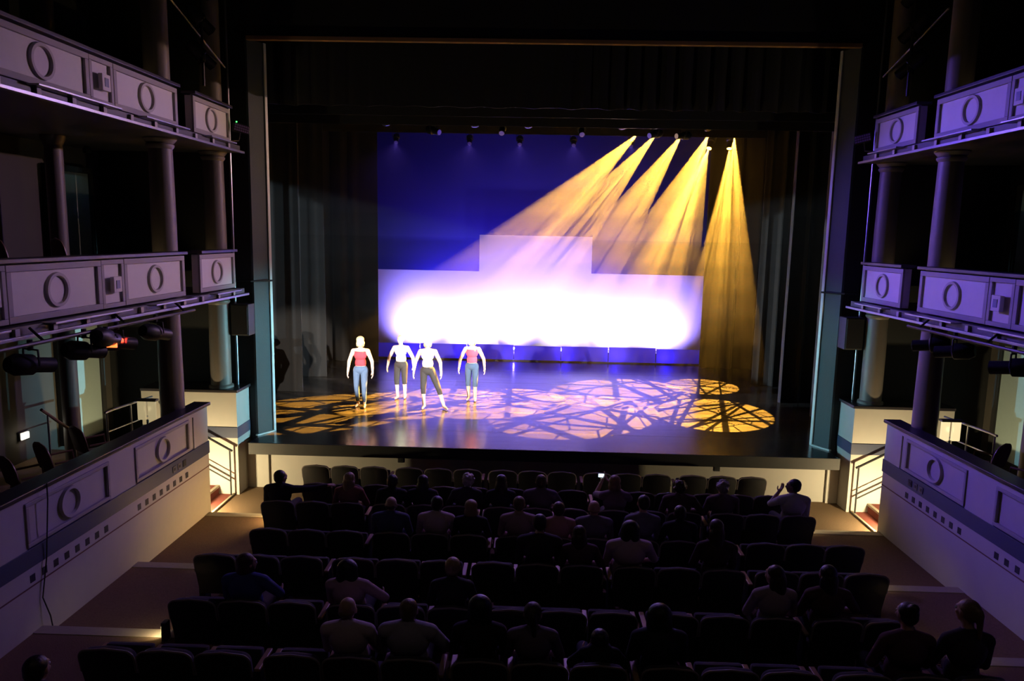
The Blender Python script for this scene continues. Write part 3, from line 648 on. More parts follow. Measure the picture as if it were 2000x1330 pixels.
ROWS = [(-4.35, 15, 0.53, 0.11), (-3.98, 15, 0.503, 0.10), (-4.26, 15, 0.527, 0.10), (-4.0, 15, 0.524, 0.10), (-4.24, 15, 0.525, 0.10), (-3.99, 14, 0.525, 0.10), (-4.24, 15, 0.525, 0.10), (-4.3, 1, 0.525, 0.1)]
ROWNAME = ['front', 'second', 'third', 'fourth', 'fifth', 'sixth', 'seventh', 'eighth']
def seat_x(i):
    x0, n, p, g = ROWS[i]; return [x0 + p*(k+0.5) + g*(k//3) for k in range(n)]
# people: row index -> (x, head-top z)
AUD = {2: [(-4.07, 1.40), (-2.97, 1.40), (-2.31, 1.38), (-1.84, 1.39), (-1.14, 1.43), (-0.64, 1.43), (-0.03, 1.44), (1.11, 1.46), (2.07, 1.41), (2.72, 1.43), (3.78, 1.48)],
       3: [(-2.12, 1.44), (-1.48, 1.47), (-1.01, 1.43), (-0.35, 1.50), (0.20, 1.44), (0.68, 1.47), (1.35, 1.57), (1.85, 1.44)],
       4: [(-0.08, 1.69), (0.44, 1.57), (0.98, 1.64), (2.05, 1.70)],
       5: [(-3.28, 1.59), (-2.16, 1.57), (-1.02, 1.63), (2.39, 1.65), (2.95, 1.67)],
       6: [(-1.88, 1.72), (-1.31, 1.72), (-0.65, 1.79), (-0.17, 1.74), (0.45, 1.50), (0.98, 1.76), (3.20, 1.85), (3.66, 1.90)],
       7: [(-4.01, 1.76)]}
OCC = {}
for i, L in AUD.items():
    xs = seat_x(i)
    for k, (x, zt) in enumerate(L):
        free = [q for q in range(len(xs)) if (i, q) not in OCC]
        q = min(free, key=lambda a: abs(xs[a]-x)); OCC[(i, q)] = k
for i in range(8):
    xs = seat_x(i)
    for q, x in enumerate(xs):
        last = q % 3 == 2 or q == len(xs)-1
        seat((i, q) in OCC, last, (x, ROW_Y[i] + 0.33, ROW_Z[i]), 'dark upholstered theater seat in the %s row, %s' % (ROWNAME[i], '%s from the left aisle' % ORD[q] if q < 8 else '%s from the right aisle' % ORD[len(xs)-1-q]), 'theater seats in the %s row' % ROWNAME[i])

# ================================================================== PEOPLE
QUEUE = []
def cap_bm(bm, p0, p1, r0, r1, n=12):
    p0, p1 = Vector(p0), Vector(p1); d = (p1-p0); l = d.length; d = d/l if l > 1e-6 else Vector((0, 0, 1))
    pts = []; rs = []
    for a in (80, 55, 28): pts.append(p0 - d*r0*math.sin(math.radians(a))); rs.append(r0*math.cos(math.radians(a)))
    pts += [p0, p1]; rs += [r0, r1]
    for a in (28, 55, 80): pts.append(p1 + d*r1*math.sin(math.radians(a))); rs.append(r1*math.cos(math.radians(a)))
    tube(bm, pts, rs, n)
def ell_bm(bm, c, r, R=None):
    m = Matrix.Translation(c) @ (R.to_4x4() if R is not None else Matrix()) @ Matrix.Diagonal((*r, 1))
    bmesh.ops.create_icosphere(bm, subdivisions=3, radius=1.0, matrix=m)
def queue(prims, voxel, smooth=4):
    bm = bmesh.new()
    for p in prims:
        if p[0] == 'c': cap_bm(bm, *p[1:5])
        else: ell_bm(bm, p[1], p[2], p[3])
    bmesh.ops.recalc_face_normals(bm, faces=bm.faces[:])
    me = bpy.data.meshes.new('tmp'); bm.to_mesh(me); bm.free()
    o = bpy.data.objects.new('tmp', me); C.objects.link(o)
    m = o.modifiers.new('r', 'REMESH'); m.mode = 'VOXEL'; m.voxel_size = voxel; m.use_smooth_shade = True
    s = o.modifiers.new('s', 'SMOOTH'); s.factor = 0.5; s.iterations = smooth
    QUEUE.append(o); return len(QUEUE)-1
MESH = {}
def flush():
    dg = bpy.context.evaluated_depsgraph_get()
    for i, o in enumerate(QUEUE):
        if o is None: continue
        MESH[i] = bpy.data.meshes.new_from_object(o.evaluated_get(dg))
    for i, o in enumerate(QUEUE):
        if o is None: continue
        me = o.data; bpy.data.objects.remove(o); bpy.data.meshes.remove(me); QUEUE[i] = None
def head_prims(H, R):
    def e(c, r, t='head'): return ('e', H + R @ Vector(c), r, R, t)
    P = [e((0, -0.014, 0.032), (0.076, 0.093, 0.083)), e((0, 0.022, -0.035), (0.058, 0.068, 0.078)), e((0, 0.06, -0.092), (0.026, 0.022, 0.02)),
         e((0, 0.085, 0.03), (0.05, 0.014, 0.012)), e((0, 0.088, -0.062), (0.022, 0.012, 0.010), 'lip')]
    P.append(('c', H + R @ Vector((0, 0.09, 0.012)), H + R @ Vector((0, 0.108, -0.028)), 0.010, 0.015, 'head'))
    for s in (-1, 1):
        P.append(e((s*0.078, -0.006, -0.008), (0.012, 0.021, 0.031))); P.append(e((s*0.04, 0.058, -0.02), (0.024, 0.026, 0.022)))
    return P
def hair_prims(kind, H, R, seed=0):
    def e(c, r): return ('e', H + R @ Vector(c), r, R, 'hair')
    def c(a, b, r0, r1): return ('c', H + R @ Vector(a), H + R @ Vector(b), r0, r1, 'hair')
    cap = [e((0, -0.030, 0.042), (0.084, 0.094, 0.085)), e((0, -0.05, 0.0), (0.080, 0.068, 0.075))]
    rng = random.Random(seed)
    if kind == 'bald': return [e((0, -0.052, -0.008), (0.079, 0.060, 0.035))]
    if kind == 'short': return cap
    if kind == 'bob': return cap + [e((0, -0.045, -0.045), (0.096, 0.075, 0.09)), e((0.06, 0.0, -0.05), (0.034, 0.05, 0.075)), e((-0.06, 0.0, -0.05), (0.034, 0.05, 0.075)), e((0, -0.03, 0.05), (0.09, 0.096, 0.085))]
    if kind == 'long': return cap + [c((0, -0.07, -0.02), (0, -0.085, -0.27), 0.085, 0.062), c((0.055, -0.05, -0.03), (0.07, -0.06, -0.25), 0.042, 0.036), c((-0.055, -0.05, -0.03), (-0.07, -0.06, -0.25), 0.042, 0.036)]
    if kind == 'pony': return cap + [e((0, -0.115, 0.05), (0.036, 0.036, 0.036)), c((0, -0.13, 0.03), (0.02, -0.13, -0.2), 0.034, 0.018)]
    if kind == 'bun': return cap + [e((0, -0.095, 0.105), (0.045, 0.045, 0.042))]
    if kind == 'big': return cap + [e((0, -0.045, 0.02), (0.115, 0.11, 0.115)), e((0.05, -0.05, -0.06), (0.07, 0.075, 0.10)), e((-0.05, -0.05, -0.06), (0.07, 0.075, 0.10))]
    if kind == 'curly':
        out = list(cap)
        for _ in range(46):
            a = rng.uniform(0, 2*PI); t = rng.uniform(-0.5, 1.0); rr = math.sqrt(max(0, 1-t*t))
            p = Vector((0.088*rr*math.cos(a), -0.032 + 0.098*rr*math.sin(a), 0.035 + 0.092*t))
            if p.y > 0.03 and p.z < 0.06: continue
            out.append(e(p, (0.022, 0.022, 0.022)))
        return out
    return cap
# one hand, wrist at origin, fingers along -z, palm towards -x, thumb towards +y
HP = [('e', Vector((0, 0, -0.046)), (0.016, 0.038, 0.05), None, 'h'), ('c', Vector((0, 0, 0.02)), Vector((0, 0, -0.03)), 0.024, 0.026, 'h')]
for k, (yy, ln) in enumerate(((0.028, 0.068), (0.0095, 0.077), (-0.0095, 0.071), (-0.028, 0.055))):
    b0 = Vector((0, yy, -0.084)); b1 = b0 + Vector((-0.010, yy*0.10, -ln*0.5)); b2 = b1 + Vector((-0.020, yy*0.05, -ln*0.42))
    HP += [('c', b0, b1, 0.0092, 0.0085, 'h'), ('c', b1, b2, 0.0085, 0.0065, 'h')]
t0 = Vector((-0.004, 0.030, -0.022)); t1 = t0 + Vector((-0.012, 0.030, -0.028)); t2 = t1 + Vector((-0.008, 0.010, -0.030))
HP += [('c', t0, t1, 0.013, 0.011, 'h'), ('c', t1, t2, 0.011, 0.0085, 'h')]
HAND = queue(HP, 0.0045, 2)
def skeleton_seated(h, arms='lap', lean=0.0, turn=0.0, nod=0.0, k=1.0, tilt=0.0):
    """h head top above the floor; k girth"""
    t = (h - 0.50)/0.805
    def z(v): return 0.50 + (v-0.50)*t
    J = dict(hip=Vector((0, -0.03, 0.578 + 0.1*max(0, k-1))), waist=Vector((lean*0.3, -0.07, z(0.72))), chest=Vector((lean*0.7, -0.11, z(0.91))), neck=Vector((lean, -0.10, z(1.06))), head=Vector((lean*1.25 + tilt*0.1, -0.05, h - 0.118)))
    for s, n in ((-1, 'L'), (1, 'R')):
        J['sh'+n] = Vector((lean*0.9 + s*0.175*k, -0.11, z(0.995))); J['el'+n] = Vector((s*0.245, 0.0, z(0.74))); J['wr'+n] = Vector((s*0.11, 0.20, 0.64))
        J['hp'+n] = Vector((s*0.09, 0.0, 0.578 + 0.1*max(0, k-1))); J['kn'+n] = Vector((s*0.11, 0.42, 0.56)); J['an'+n] = Vector((s*0.11, 0.44, 0.10)); J['to'+n] = Vector((s*0.125, 0.57, 0.045))
    if arms == 'stretch': J['elR'] = Vector((0.45, 0.0, z(0.97))); J['wrR'] = Vector((0.66, 0.10, z(0.99)))
    if arms == 'chin': J['elL'] = Vector((-0.27, 0.10, z(0.86))); J['wrL'] = Vector((-0.13, 0.17, z(1.02)))
    if arms == 'camera': J['elL'] = Vector((-0.27, 0.16, z(0.92))); J['wrL'] = Vector((-0.17, 0.27, z(1.10))); J['elR'] = Vector((0.25, 0.10, z(0.88))); J['wrR'] = Vector((-0.02, 0.27, z(1.07)))
    if arms == 'wide': J['elR'] = Vector((0.34, -0.02, z(0.80))); J['wrR'] = Vector((0.27, 0.20, 0.68))
    J['R'] = Euler((nod, tilt, turn)).to_matrix()
    return J
def body_prims(J, k=1.0, fem=False):
    P = []
    def c(a, b, r0, r1, t): P.append(('c', J[a] if isinstance(a, str) else a, J[b] if isinstance(b, str) else b, r0, r1, t))
    P.append(('e', J['hip'], (0.165*k, 0.118*k, 0.098), None, 'pelvis'))
    P.append(('e', J['waist'], (0.145*k, 0.105*k, 0.17), None, 'torso'))
    P.append(('e', J['chest'], (0.165*k, 0.112*k, 0.165), None, 'torso'))
    c('chest', 'neck', 0.10*k, 0.062, 'torso')
    c('neck', J['head'] + J['R'] @ Vector((0, -0.015, -0.05)), 0.054, 0.050, 'neck')
    for n in 'LR':
        c(J['neck'] + (J['sh'+n]-J['neck'])*0.25 - Vector((0, 0, 0.015)), 'sh'+n, 0.058*k, 0.058*k, 'torso')
        c('sh'+n, 'el'+n, 0.054*k, 0.043, 'uparm'); c('el'+n, 'wr'+n, 0.042, 0.027, 'forearm')
        c('hp'+n, 'kn'+n, 0.086*k, 0.060, 'thigh'); c('kn'+n, 'an'+n, 0.058, 0.037, 'calf')
        c(J['an'+n] - Vector((0, 0, 0.02)), 'to'+n, 0.040, 0.030, 'foot')
    return P + head_prims(J['head'], J['R'])
def prim_dist(V, p):
    if p[0] == 'c':
        a, b = np.array(p[1]), np.array(p[2]); ab = b-a; t = np.clip(((V-a)@ab)/max(1e-9, ab@ab), 0, 1)
        return np.linalg.norm(V - a - t[:, None]*ab, axis=1) - (p[3] + (p[4]-p[3])*t)
    c = np.array(p[1]); R = np.array(p[3]) if p[3] is not None else np.eye(3); q = (V-c)@R / np.array(p[2])
    return (np.linalg.norm(q, axis=1) - 1)*min(p[2])
PEOPLE = []
def plan_person(J, prims, hair, voxel=0.013, seed=0, **kw):
    PEOPLE.append(dict(J=J, P=prims, b=queue(prims, voxel, 3), h=queue(hair_prims(hair, J['head'], J['R'], seed), 0.011, 2) if hair else None, **kw))
def hand_matrix(el, wr, s, fwd=None):
    d = -(wr-el).normalized(); y = Vector(fwd or (0, 1, 0.2)); y = (y - d*y.dot(d)).normalized(); x = y.cross(d)
    M = Matrix((x, y, d)).transposed().to_4x4()
    return Matrix.Translation(wr) @ M @ Matrix.Diagonal((s, 1, 1, 1))
def build_person(p):
    me = MESH[p['b']]; J = p['J']
    nv = len(me.vertices); V = np.empty(nv*3); me.vertices.foreach_get('co', V); V = V.reshape(-1, 3)
    D = np.stack([prim_dist(V, q) for q in p['P']]); tags = [q[-1] for q in p['P']]; near = D.argmin(0)
    vt = np.array(tags)[near]
    N = np.empty(nv*3); me.vertices.foreach_get('normal', N); N = N.reshape(-1, 3)
    bm = bmesh.new(); bm.from_mesh(me); bm.verts.ensure_lookup_table()
    for f in bm.faces:
        f.material_index = 1 if all(vt[v.index] == 'lip' for v in f.verts) else 0; f.smooth = True
    for n, s in (('L', -1), ('R', 1)):
        b2 = bmesh.new(); b2.from_mesh(MESH[HAND]); bmesh.ops.transform(b2, matrix=hand_matrix(J['el'+n], J['wr'+n], s, p.get('fwd')), verts=b2.verts)
        if s < 0: bmesh.ops.reverse_faces(b2, faces=b2.faces[:])
        tm = bpy.data.meshes.new('t'); b2.to_mesh(tm); b2.free(); bm.from_mesh(tm); bpy.data.meshes.remove(tm)
        for rr, yy, mi in ((0.0125, 0.0825, 2), (0.0062, 0.0915, 3)):
            r = bmesh.ops.create_icosphere(bm, subdivisions=2, radius=rr, matrix=Matrix.Translation(J['head'] + J['R'] @ Vector((s*0.032, yy, 0.006))))
            for v in r['verts']:
                for f in v.link_faces: f.material_index = mi; f.smooth = True
    bme = bpy.data.meshes.new('person'); bm.to_mesh(bme); bm.free()
    for f in bme.polygons: f.use_smooth = True
    for m in (skin(p['skin']), M_lip, M_eye, M_iris): bme.materials.append(m)
    o = link(bpy.data.objects.new('person', bme)); o.location = p['loc']; o.rotation_euler = (0, 0, p.get('rz', 0))
    tag(o, p['label'], 'person', p.get('group'))
    polys = [tuple(f.vertices) for f in me.polygons]
    for nm, tset, col, off, cut in p['clothes']:
        ok = np.isin(vt, tset)
        if cut is not None: ok &= cut(V)
        fs = [f for f in polys if all(ok[i] for i in f)]
        used = sorted({i for f in fs for i in f}); ix = {v: i for i, v in enumerate(used)}
        if not used: continue
        out = [V[i] + N[i]*off for i in used]; inn = [V[i] + N[i]*(off*0.3) for i in used]; n = len(used)
        F = [tuple(ix[i] for i in f) for f in fs]; E = {}
        for f in F:
            for a, b in zip(f, f[1:] + f[:1]): E[(a, b)] = 1
        G = F + [tuple(i+n for i in f[::-1]) for f in F] + [(b, a, a+n, b+n) for (a, b) in E if (b, a) not in E]
        cm = bpy.data.meshes.new(nm); cm.from_pydata([tuple(v) for v in out+inn], [], G); cm.update()
        for f in cm.polygons: f.use_smooth = True
        cm.materials.append(cloth(col)); link(bpy.data.objects.new(nm, cm), o)
    if p['h'] is not None:
        hm = MESH[p['h']]; hm.materials.clear(); hm.materials.append(hairm(p['hair_col']))
        for f in hm.polygons: f.use_smooth = True
        link(bpy.data.objects.new('hair', hm), o)
    return o
SK1, SK2, SK3 = (0.55, 0.34, 0.25), (0.42, 0.25, 0.18), (0.24, 0.13, 0.09)
BLK, BRN, BLO, GRY, DKB, TAN = (0.012, 0.010, 0.009), (0.05, 0.028, 0.017), (0.36, 0.25, 0.13), (0.35, 0.33, 0.31), (0.025, 0.016, 0.012), (0.2, 0.12, 0.06)
# row, index -> hair kind, hair colour, skin, shirt colour, sleeve, arms, lean, turn, girth, label tail
SPEC = {
 (2, 0): ('short', BLK, SK2, (0.02, 0.02, 0.022), 'long', 'stretch', 0.02, -0.5, 1.05, 'black at the third row left end, arm stretched over next seat'),
 (2, 1): ('long', BLO, SK1, (0.30, 0.12, 0.10), 'short', 'lap', 0.0, -0.15, 0.95, 'dark red top in the third row beside the person with stretched arm'),
 (2, 2): ('short', BLK, SK3, (0.02, 0.02, 0.02), 'long', 'lap', 0.0, 0, 1.0, 'black top in the third row, right after the dark red top'),
 (2, 3): ('long', BLK, SK2, (0.015, 0.015, 0.018), 'short', 'lap', 0.0, 0, 1.0, 'black short sleeves in the third row beside curly dark purple'),
 (2, 4): ('curly', GRY, SK1, (0.04, 0.03, 0.05), 'long', 'lap', 0.0, 0, 1.0, 'dark purple top and curly hair in the third row'),
 (2, 5): ('long', DKB, SK1, (0.02, 0.02, 0.03), 'long', 'lap', 0.0, 0, 0.95, 'dark navy top in the third row beside the striped shirt'),
 (2, 6): ('short', BRN, SK2, (0.13, 0.09, 0.12), 'short', 'wide', 0.0, 0, 1.12, 'striped dark shirt in the middle of the third row'),
 (2, 7): ('bob', TAN, SK1, (0.20, 0.13, 0.16), 'short', 'camera', -0.02, 0.05, 1.05, 'mauve holding up a small bright camera in the third row'),
 (2, 8): ('curly', BRN, SK2, (0.10, 0.05, 0.05), 'short', 'wide', 0.0, 0.1, 1.1, 'brown in the third row, first right of the camera holder'),
 (2, 9): ('curly', GRY, SK1, (0.16, 0.10, 0.12), 'short', 'lap', 0.0, 0.1, 1.05, 'dull pink top nearest the white shirt, third row'),
 (2, 10): ('short', BLK, SK3, (0.62, 0.58, 0.60), 'short', 'chin', 0.0, 0.9, 1.08, 'white shirt at the third row right end, hand at face'),
 (3, 0): ('bald', BRN, SK1, (0.09, 0.11, 0.20), 'long', 'lap', 0.0, 0, 1.12, 'blue shirt at the left of the occupied fourth row'),
 (3, 1): ('short', BLK, SK3, (0.68, 0.52, 0.52), 'short', 'lap', 0.0, 0, 1.1, 'pale pink shirt in the fourth row beside the blue shirt'),
 (3, 2): ('bob', BLO, SK1, (0.02, 0.02, 0.025), 'long', 'lap', 0.0, 0, 1.0, 'black top and fair bob in the fourth row'),
 (3, 3): ('short', TAN, SK1, (0.46, 0.32, 0.32), 'short', 'lap', 0.0, 0, 1.1, 'dusty pink shirt near the middle of the fourth row'),
 (3, 4): ('short', BRN, SK1, (0.60, 0.34, 0.31), 'short', 'lap', 0.0, 0, 1.05, 'salmon shirt right of the dusty pink one, fourth row'),
 (3, 5): ('bald', BLO, SK1, (0.18, 0.15, 0.20), 'short', 'lap', 0.0, 0, 1.12, 'grey mauve shirt in the fourth row'),
 (3, 6): ('short', DKB, SK1, (0.22, 0.20, 0.26), 'long', 'lap', 0.0, 0.2, 1.05, 'light grey shirt, second from right in the occupied fourth row'),
 (3, 7): ('short', BLK, SK2, (0.02, 0.02, 0.02), 'long', 'lap', 0.0, 0, 1.0, 'black top at the right of the occupied fourth row'),
 (4, 0): ('short', DKB, SK1, (0.03, 0.025, 0.03), 'short', 'lap', 0.0, 0, 1.18, 'dark shirt with broad shoulders in the fifth row'),
 (4, 1): ('long', BRN, SK1, (0.14, 0.07, 0.09), 'short', 'lap', -0.03, 0, 0.95, 'plum top and long hair in the fifth row'),
 (4, 2): ('big', BLK, SK2, (0.70, 0.52, 0.58), 'short', 'wide', 0.03, 0, 1.2, 'pale pink blouse and full dark hair in the fifth row'),
 (4, 3): ('long', BRN, SK1, (0.06, 0.035, 0.03), 'long', 'lap', 0.0, 0.1, 1.0, 'dark brown alone on the right of the fifth row'),
 (5, 0): ('bob', (0.06, 0.018, 0.012), SK1, (0.05, 0.07, 0.30), 'short', 'wide', 0.02, -0.7, 1.1, 'royal blue near the sixth row left end, head turned right'),
 (5, 1): ('big', BLK, SK2, (0.58, 0.40, 0.42), 'long', 'wide', 0.0, 0, 1.05, 'pink blouse and full black hair in the sixth row'),
 (5, 2): ('short', BLO, SK1, (0.02, 0.02, 0.02), 'long', 'lap', 0.0, 0, 1.0, 'black top and fair hair in the middle of the sixth row'),
 (5, 3): ('long', BRN, SK1, (0.48, 0.37, 0.42), 'short', 'lap', 0.0, 0.5, 1.0, 'pale mauve top and long hair in the sixth row'),
 (5, 4): ('long', DKB, SK2, (0.10, 0.05, 0.04), 'short', 'wide', 0.0, 0.1, 1.05, 'brown top at the right of the occupied sixth row'),
 (6, 0): ('bald', TAN, SK1, (0.68, 0.54, 0.58), 'short', 'lap', 0.0, 0, 1.08, 'pale pink shirt and bald head in the seventh row'),
 (6, 1): ('short', TAN, SK1, (0.45, 0.42, 0.52), 'long', 'wide', 0.0, 0, 1.18, 'grey lilac shirt in the seventh row beside the bald one'),
 (6, 2): ('big', BLK, SK3, (0.02, 0.015, 0.015), 'long', 'lap', 0.0, 0, 1.05, 'black top and full black hair in the seventh row'),
 (6, 3): ('pony', BRN, SK1, (0.20, 0.15, 0.20), 'short', 'lap', 0.0, 0, 1.0, 'mauve grey top and ponytail in the seventh row'),
 (6, 4): ('short', BLK, SK1, (0.02, 0.02, 0.02), 'short', 'lap', 0.0, 0, 0.8, 'black top, small and low in the seventh row'),
 (6, 5): ('big', BLK, SK3, (0.02, 0.02, 0.03), 'long', 'lap', 0.0, 0, 1.1, 'dark navy top right of the small one, seventh row'),
 (6, 6): ('bun', DKB, SK1, (0.12, 0.05, 0.06), 'short', 'lap', 0.0, 0.15, 1.05, 'dark red top near the right end of the seventh row'),
 (6, 7): ('pony', (0.25, 0.16, 0.08), SK1, (0.05, 0.04, 0.05), 'short', 'lap', 0.05, 0.35, 1.0, 'charcoal top at the right end of the seventh row'),
 (7, 0): ('short', DKB, SK1, (0.06, 0.05, 0.07), 'long', 'lap', 0.0, 0, 1.0, 'dark top alone at the left end of the eighth row'),
}
for (i, q), k in sorted(OCC.items()):
    hk, hc, sk, sc, sl, arms, lean, turn, girth, lab = SPEC[(i, k)]
    x, zt = AUD[i][k]; xs = seat_x(i)[q]; xx = xs + max(-0.05, min(0.05, x - xs)); ln = lean + max(-0.08, min(0.08, (x - xx)*0.7))
    J = skeleton_seated(zt - ROW_Z[i], arms, ln, turn, 0.0, girth)
    sleeve = ['torso', 'uparm'] + (['forearm'] if sl == 'long' else [])
    pants = random.Random(i*31+k).choice([(0.03, 0.035, 0.06), (0.02, 0.02, 0.022), (0.08, 0.065, 0.05)])
    plan_person(J, body_prims(J, girth), hk, 0.013, seed=i*20+k, skin=sk, hair_col=hc, loc=(xx, ROW_Y[i] + 0.365 + 0.15*max(0, girth-1), ROW_Z[i]), label='person in ' + lab, group='seated audience',
                clothes=[('shirt', sleeve, sc, 0.009, None), ('trousers', ['pelvis', 'thigh', 'calf'], pants, 0.008, None), ('shoe', ['foot'], (0.03, 0.025, 0.02), 0.006, None)])
# dancers, facing the house
def skeleton_standing(h, stride=0.0, sway=0.0, nod=0.25, arm_out=0.0, leg='L', turn=0.0, kick=0.0):
    k = h/1.66
    J = dict(hip=Vector((0, 0, 0.90)), waist=Vector((sway*0.4, 0.0, 1.05)), chest=Vector((sway, 0.015, 1.24)), neck=Vector((sway, 0.0, 1.385)), head=Vector((sway, 0.035, 1.54)))
    for s, n in ((-1, 'L'), (1, 'R')):
        J['sh'+n] = Vector((sway + s*0.165, 0.0, 1.335)); J['el'+n] = Vector((sway + s*(0.235 + arm_out), -0.01, 1.08)); J['wr'+n] = Vector((sway + s*(0.245 + arm_out*1.3), 0.05, 0.855))
        f = (1 if n == leg else -1)*stride
        J['hp'+n] = Vector((s*0.085, 0.0, 0.88)); J['kn'+n] = Vector((s*0.095, 0.05 + f*0.6, 0.50)); J['an'+n] = Vector((s*0.085, -0.02 + f, 0.09 + max(0, -f)*0.15)); J['to'+n] = Vector((s*0.11, 0.13 + f, 0.035))
    if kick:
        n = 'L' if leg == 'R' else 'R'; s = -1 if n == 'L' else 1
        J['kn'+n] = Vector((s*(0.16 + kick*0.30), 0.10, 0.50)); J['an'+n] = Vector((s*(0.17 + kick*0.62), 0.02, 0.09)); J['to'+n] = Vector((s*(0.22 + kick*0.74), 0.14, 0.035))
    for key in list(J): J[key] = J[key]*k
    J['R'] = Euler((-nod, 0, turn)).to_matrix()
    return J
def body_standing(J):
    P = []
    def c(a, b, r0, r1, t): P.append(('c', J[a] if isinstance(a, str) else a, J[b] if isinstance(b, str) else b, r0, r1, t))
    P += [('e', J['hip'], (0.155, 0.11, 0.11), None, 'pelvis'), ('e', J['waist'], (0.12, 0.088, 0.15), None, 'torso'), ('e', J['chest'], (0.14, 0.10, 0.13), None, 'torso')]
    c('chest', 'neck', 0.085, 0.052, 'torso'); c('neck', J['head'] + J['R'] @ Vector((0, -0.015, -0.05)), 0.047, 0.046, 'neck')
    for n in 'LR':
        c(J['neck'] + (J['sh'+n]-J['neck'])*0.25 - Vector((0, 0, 0.015)), 'sh'+n, 0.046, 0.048, 'torso')
        c('sh'+n, 'el'+n, 0.052, 0.042, 'uparm'); c('el'+n, 'wr'+n, 0.042, 0.027, 'forearm')
        c('hp'+n, 'kn'+n, 0.082, 0.056, 'thigh'); c('kn'+n, 'an'+n, 0.055, 0.035, 'calf')
        c(J['an'+n] - Vector((0, 0.03, 0.035)), 'to'+n, 0.038, 0.026, 'foot')
    return P + head_prims(J['head'], J['R'])
DANCE = [((-4.17, 2.23, 1.0), 1.66, dict(stride=0.06, nod=0.35, arm_out=0.03, leg='L'), 'bob', (0.48, 0.36, 0.2), (0.55, 0.02, 0.04), (0.04, 0.075, 0.15), 0.13, 'red top and blue jeans, farthest left of the four'),
         ((-3.41, 3.24, 1.0), 1.58, dict(stride=0.05, nod=0.2, arm_out=0.07, leg='R'), 'pony', (0.48, 0.36, 0.2), (0.62, 0.78, 0.68), (0.012, 0.013, 0.016), 0.36, 'pale mint top and cropped black trousers'),
         ((-2.61, 2.24, 1.0), 1.69, dict(stride=0.0, nod=0.3, arm_out=0.05, leg='R', kick=0.32), 'bob', (0.48, 0.36, 0.2), (0.80, 0.78, 0.76), (0.012, 0.012, 0.018), 0.36, 'white top and cropped black trousers, one foot out sideways'),
         ((-1.66, 3.20, 1.0), 1.60, dict(stride=0.06, nod=0.3, arm_out=0.06, leg='L'), 'bob', (0.48, 0.36, 0.2), (0.62, 0.07, 0.14), (0.045, 0.085, 0.17), 0.36, 'pink top and blue jeans, farthest right of the four')]
for k, (loc, h, kw, hk, hc, top, leg, cutz, lab) in enumerate(DANCE):
    J = skeleton_standing(h, **kw)
    plan_person(J, body_standing(J), hk, 0.011, seed=k, skin=(0.62, 0.42, 0.32), hair_col=hc, loc=loc, rz=PI + (0.05, -0.04, 0.03, 0.0)[k], label='barefoot dancer on stage in ' + lab, group='dancers on the stage',
                clothes=[('top', ['torso'], top, 0.007, lambda V, h=h: V[:, 2] < 0.80*h), ('trousers', ['pelvis', 'thigh', 'calf'], leg, 0.010, lambda V, c_=cutz: V[:, 2] > c_)])
flush()
for p in PEOPLE: build_person(p)
# camera held up in the third row
i, q = [k_ for k_, v in OCC.items() if k_[0] == 2 and v == 7][0]
cx, cy, cz = seat_x(2)[q] - 0.10, ROW_Y[2] + 0.35 + 0.36, ROW_Z[2] + 1.16
t = thing('compact_camera', 'small camera with glowing screen held up by the person in mauve', 'camera', (cx - 0.03, cy, cz))
obj('body', B(-0.055, 0.055, -0.012, 0.012, -0.033, 0.033), M_lampbody, t, bevel=0.005)
obj('screen', B(-0.042, 0.042, -0.0145, -0.012, -0.027, 0.027), glow('screen_glow', (0.55, 0.85, 1.0), 3.2), t)
bm = bmesh.new(); lathe(bm, [(0.022, 0.01), (0.022, 0.03), (0.018, 0.034)], 14, Matrix.Rotation(-PI/2, 4, 'X')); obj('lens', bm, M_steel, t, smooth=True)

# ================================================================== GALLERY FURNITURE
def gallery_chair(loc, rz, label):
    t = thing('gallery_chair', label, 'chair', loc, rz, 'gallery chairs')
    o = back_outline(0.46, 0.52, 0.92, 0.14)
    obj('backrest', slab_from(o, -0.22, -0.18), M_chair_uph, t, smooth=True, bevel=0.01)
    obj('back_frame', T([(x*1.04, -0.20 - (z-0.40)*LEAN, z+0.008) for x, z in o], 0.016, 6), M_chair_wood, t, smooth=True)
    obj('seat', B(-0.24, 0.24, -0.20, 0.26, 0.42, 0.49), M_chair_uph, t, smooth=True, bevel=0.025)
    for x in (-0.21, 0.21):
        obj('leg', T([(x, 0.22, 0.0), (x, 0.22, 0.42)], 0.018, 6), M_chair_wood, t); obj('leg', T([(x, -0.24, 0.0), (x, -0.19, 0.42)], 0.018, 6), M_chair_wood, t)
        obj('armrest', T([(x*1.16, -0.22, 0.66), (x*1.16, 0.20, 0.66), (x*1.16, 0.22, 0.45)], 0.016, 6), M_chair_wood, t, smooth=True)
for y, off, w_ in ((-3.75, 0.95, 'nearest the stage'), (-4.6, 0.90, 'second from the stage'), (-5.25, 0.90, 'third from the stage'), (-6.1, 0.9, 'fourth from the stage')):
    gallery_chair((-FX(y, off), y, 1.18), math.radians(-35), 'upholstered chair with curved back in the left lower gallery, %s' % w_)
for y, off, w_ in ((-3.35, 0.85, 'nearest the stage'), (-4.2, 0.85, 'second from the stage'), (-5.0, 0.85, 'third from the stage')):
    gallery_chair((FX(y, off), y, 1.18), math.radians(35), 'upholstered chair with curved back in the right lower gallery, %s' % w_)
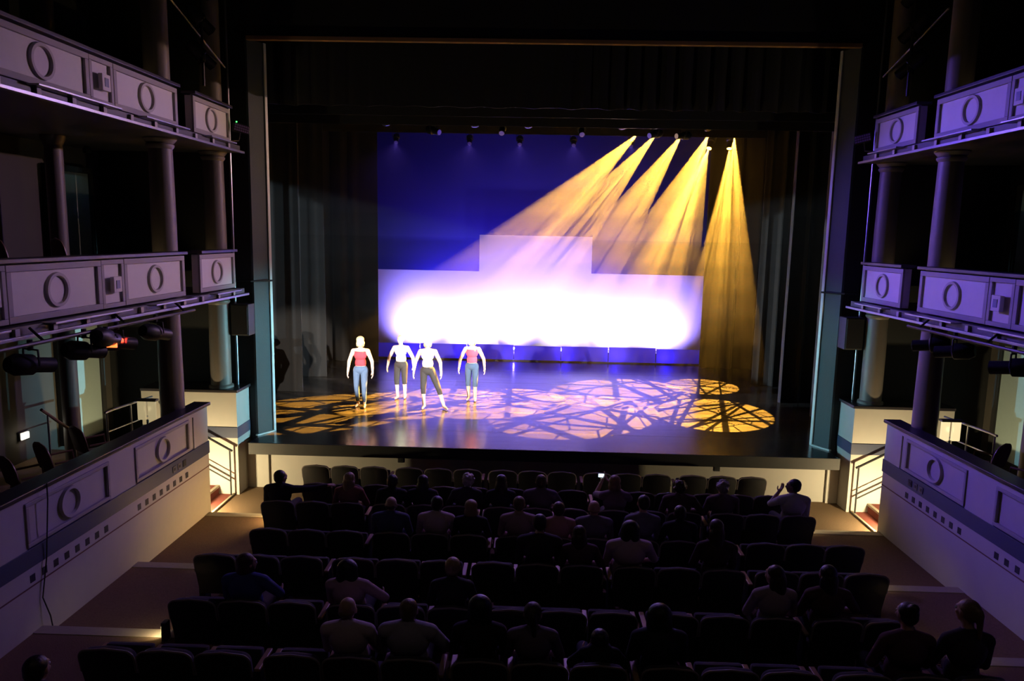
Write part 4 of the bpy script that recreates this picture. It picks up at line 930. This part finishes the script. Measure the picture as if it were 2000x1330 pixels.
for s, n in ((-1, 'left'), (1, 'right')):
    for y, w_ in ((-4.1, 'nearest the stage'), (-5.2, 'second from the stage'), (-6.2, 'third from the stage')):
        gallery_chair((s*FX(y, 0.8), y, 3.95), math.radians(s*40), 'upholstered chair behind the middle gallery front on the %s, %s' % (n, w_))
    t = thing('gallery_handrail', 'slim metal handrail above the stair opening in the %s lower gallery' % n, 'handrail', (s*FX(-2.4, 1.2), -2.4, 1.18))
    obj('top_rail', T([(0, -0.75, 0.93), (0, -0.55, 0.93), (s*0.0, 0.7, 0.87)], 0.02), M_steel, t, smooth=True)
    obj('lower_rail', T([(0, -0.7, 0.60), (0, 0.6, 0.55)], 0.012), M_steel, t, smooth=True)
    for y in (-0.7, 0.0): obj('post', T([(0, y, 0), (0, y, 0.92)], 0.016), M_steel, t, smooth=True)
t = thing('wall_handrail', 'wooden handrail sloping down the back wall of the left lower gallery', 'handrail', (-FX(-3.6, 1.6), -3.6, 1.18))
obj('rail', T([(0, -0.43, 1.18), (0, 0.40, 0.56)], 0.024), M_chair_wood, t, smooth=True)
for y, z in ((-0.3, 1.06), (0.3, 0.62)): obj('post', T([(0, y, 0), (0, y, z)], 0.014), M_steel, t)
# hanging cable at the near end of the left wall
cb = [(-FX(-6.35, -0.06), -6.35, 2.09), (-FX(-6.36, -0.065), -6.36, 1.9), (-FX(-6.40, -0.03), -6.40, 1.2), (-FX(-6.5, -0.02), -6.50, 0.75), (-FX(-6.45, -0.06), -6.45, 0.5), (-FX(-6.4, -0.05), -6.40, 0.27)]
tag(obj('hanging_cable', T(cb, 0.008, 6), M_black, smooth=True), 'thin black cable hanging down the left aisle wall to the floor', 'cable')

# ================================================================== HAZE
haze = thing('stage_haze', 'thin theatrical haze in the air above the stage, thicker near the lamps', 'haze', (0, 0, 0), kind='stuff')
ZL = [1.006, 1.8, 2.5, 3.15, 3.75, 4.35, 4.95, 5.6, 8.15]; DL = [0.06, 0.14, 0.26, 0.42, 0.60, 0.80, 1.0, 1.25]
for k, dens in enumerate(DL):
    z0, z1 = ZL[k] + 0.001, ZL[k+1] - 0.001
    m = bpy.data.materials.new('haze_%d' % k); m.use_nodes = True; nt = m.node_tree; nt.nodes.clear()
    out = nt.nodes.new('ShaderNodeOutputMaterial'); vs = nt.nodes.new('ShaderNodeVolumeScatter')
    vs.inputs['Density'].default_value = HAZE*dens; vs.inputs['Anisotropy'].default_value = 0.35; vs.inputs['Color'].default_value = (1, 1, 1, 1)
    nt.links.new(vs.outputs[0], out.inputs['Volume'])
    obj('haze_layer', B(-9.4, 9.4, 2.75, 8.98, z0, z1), m, haze)
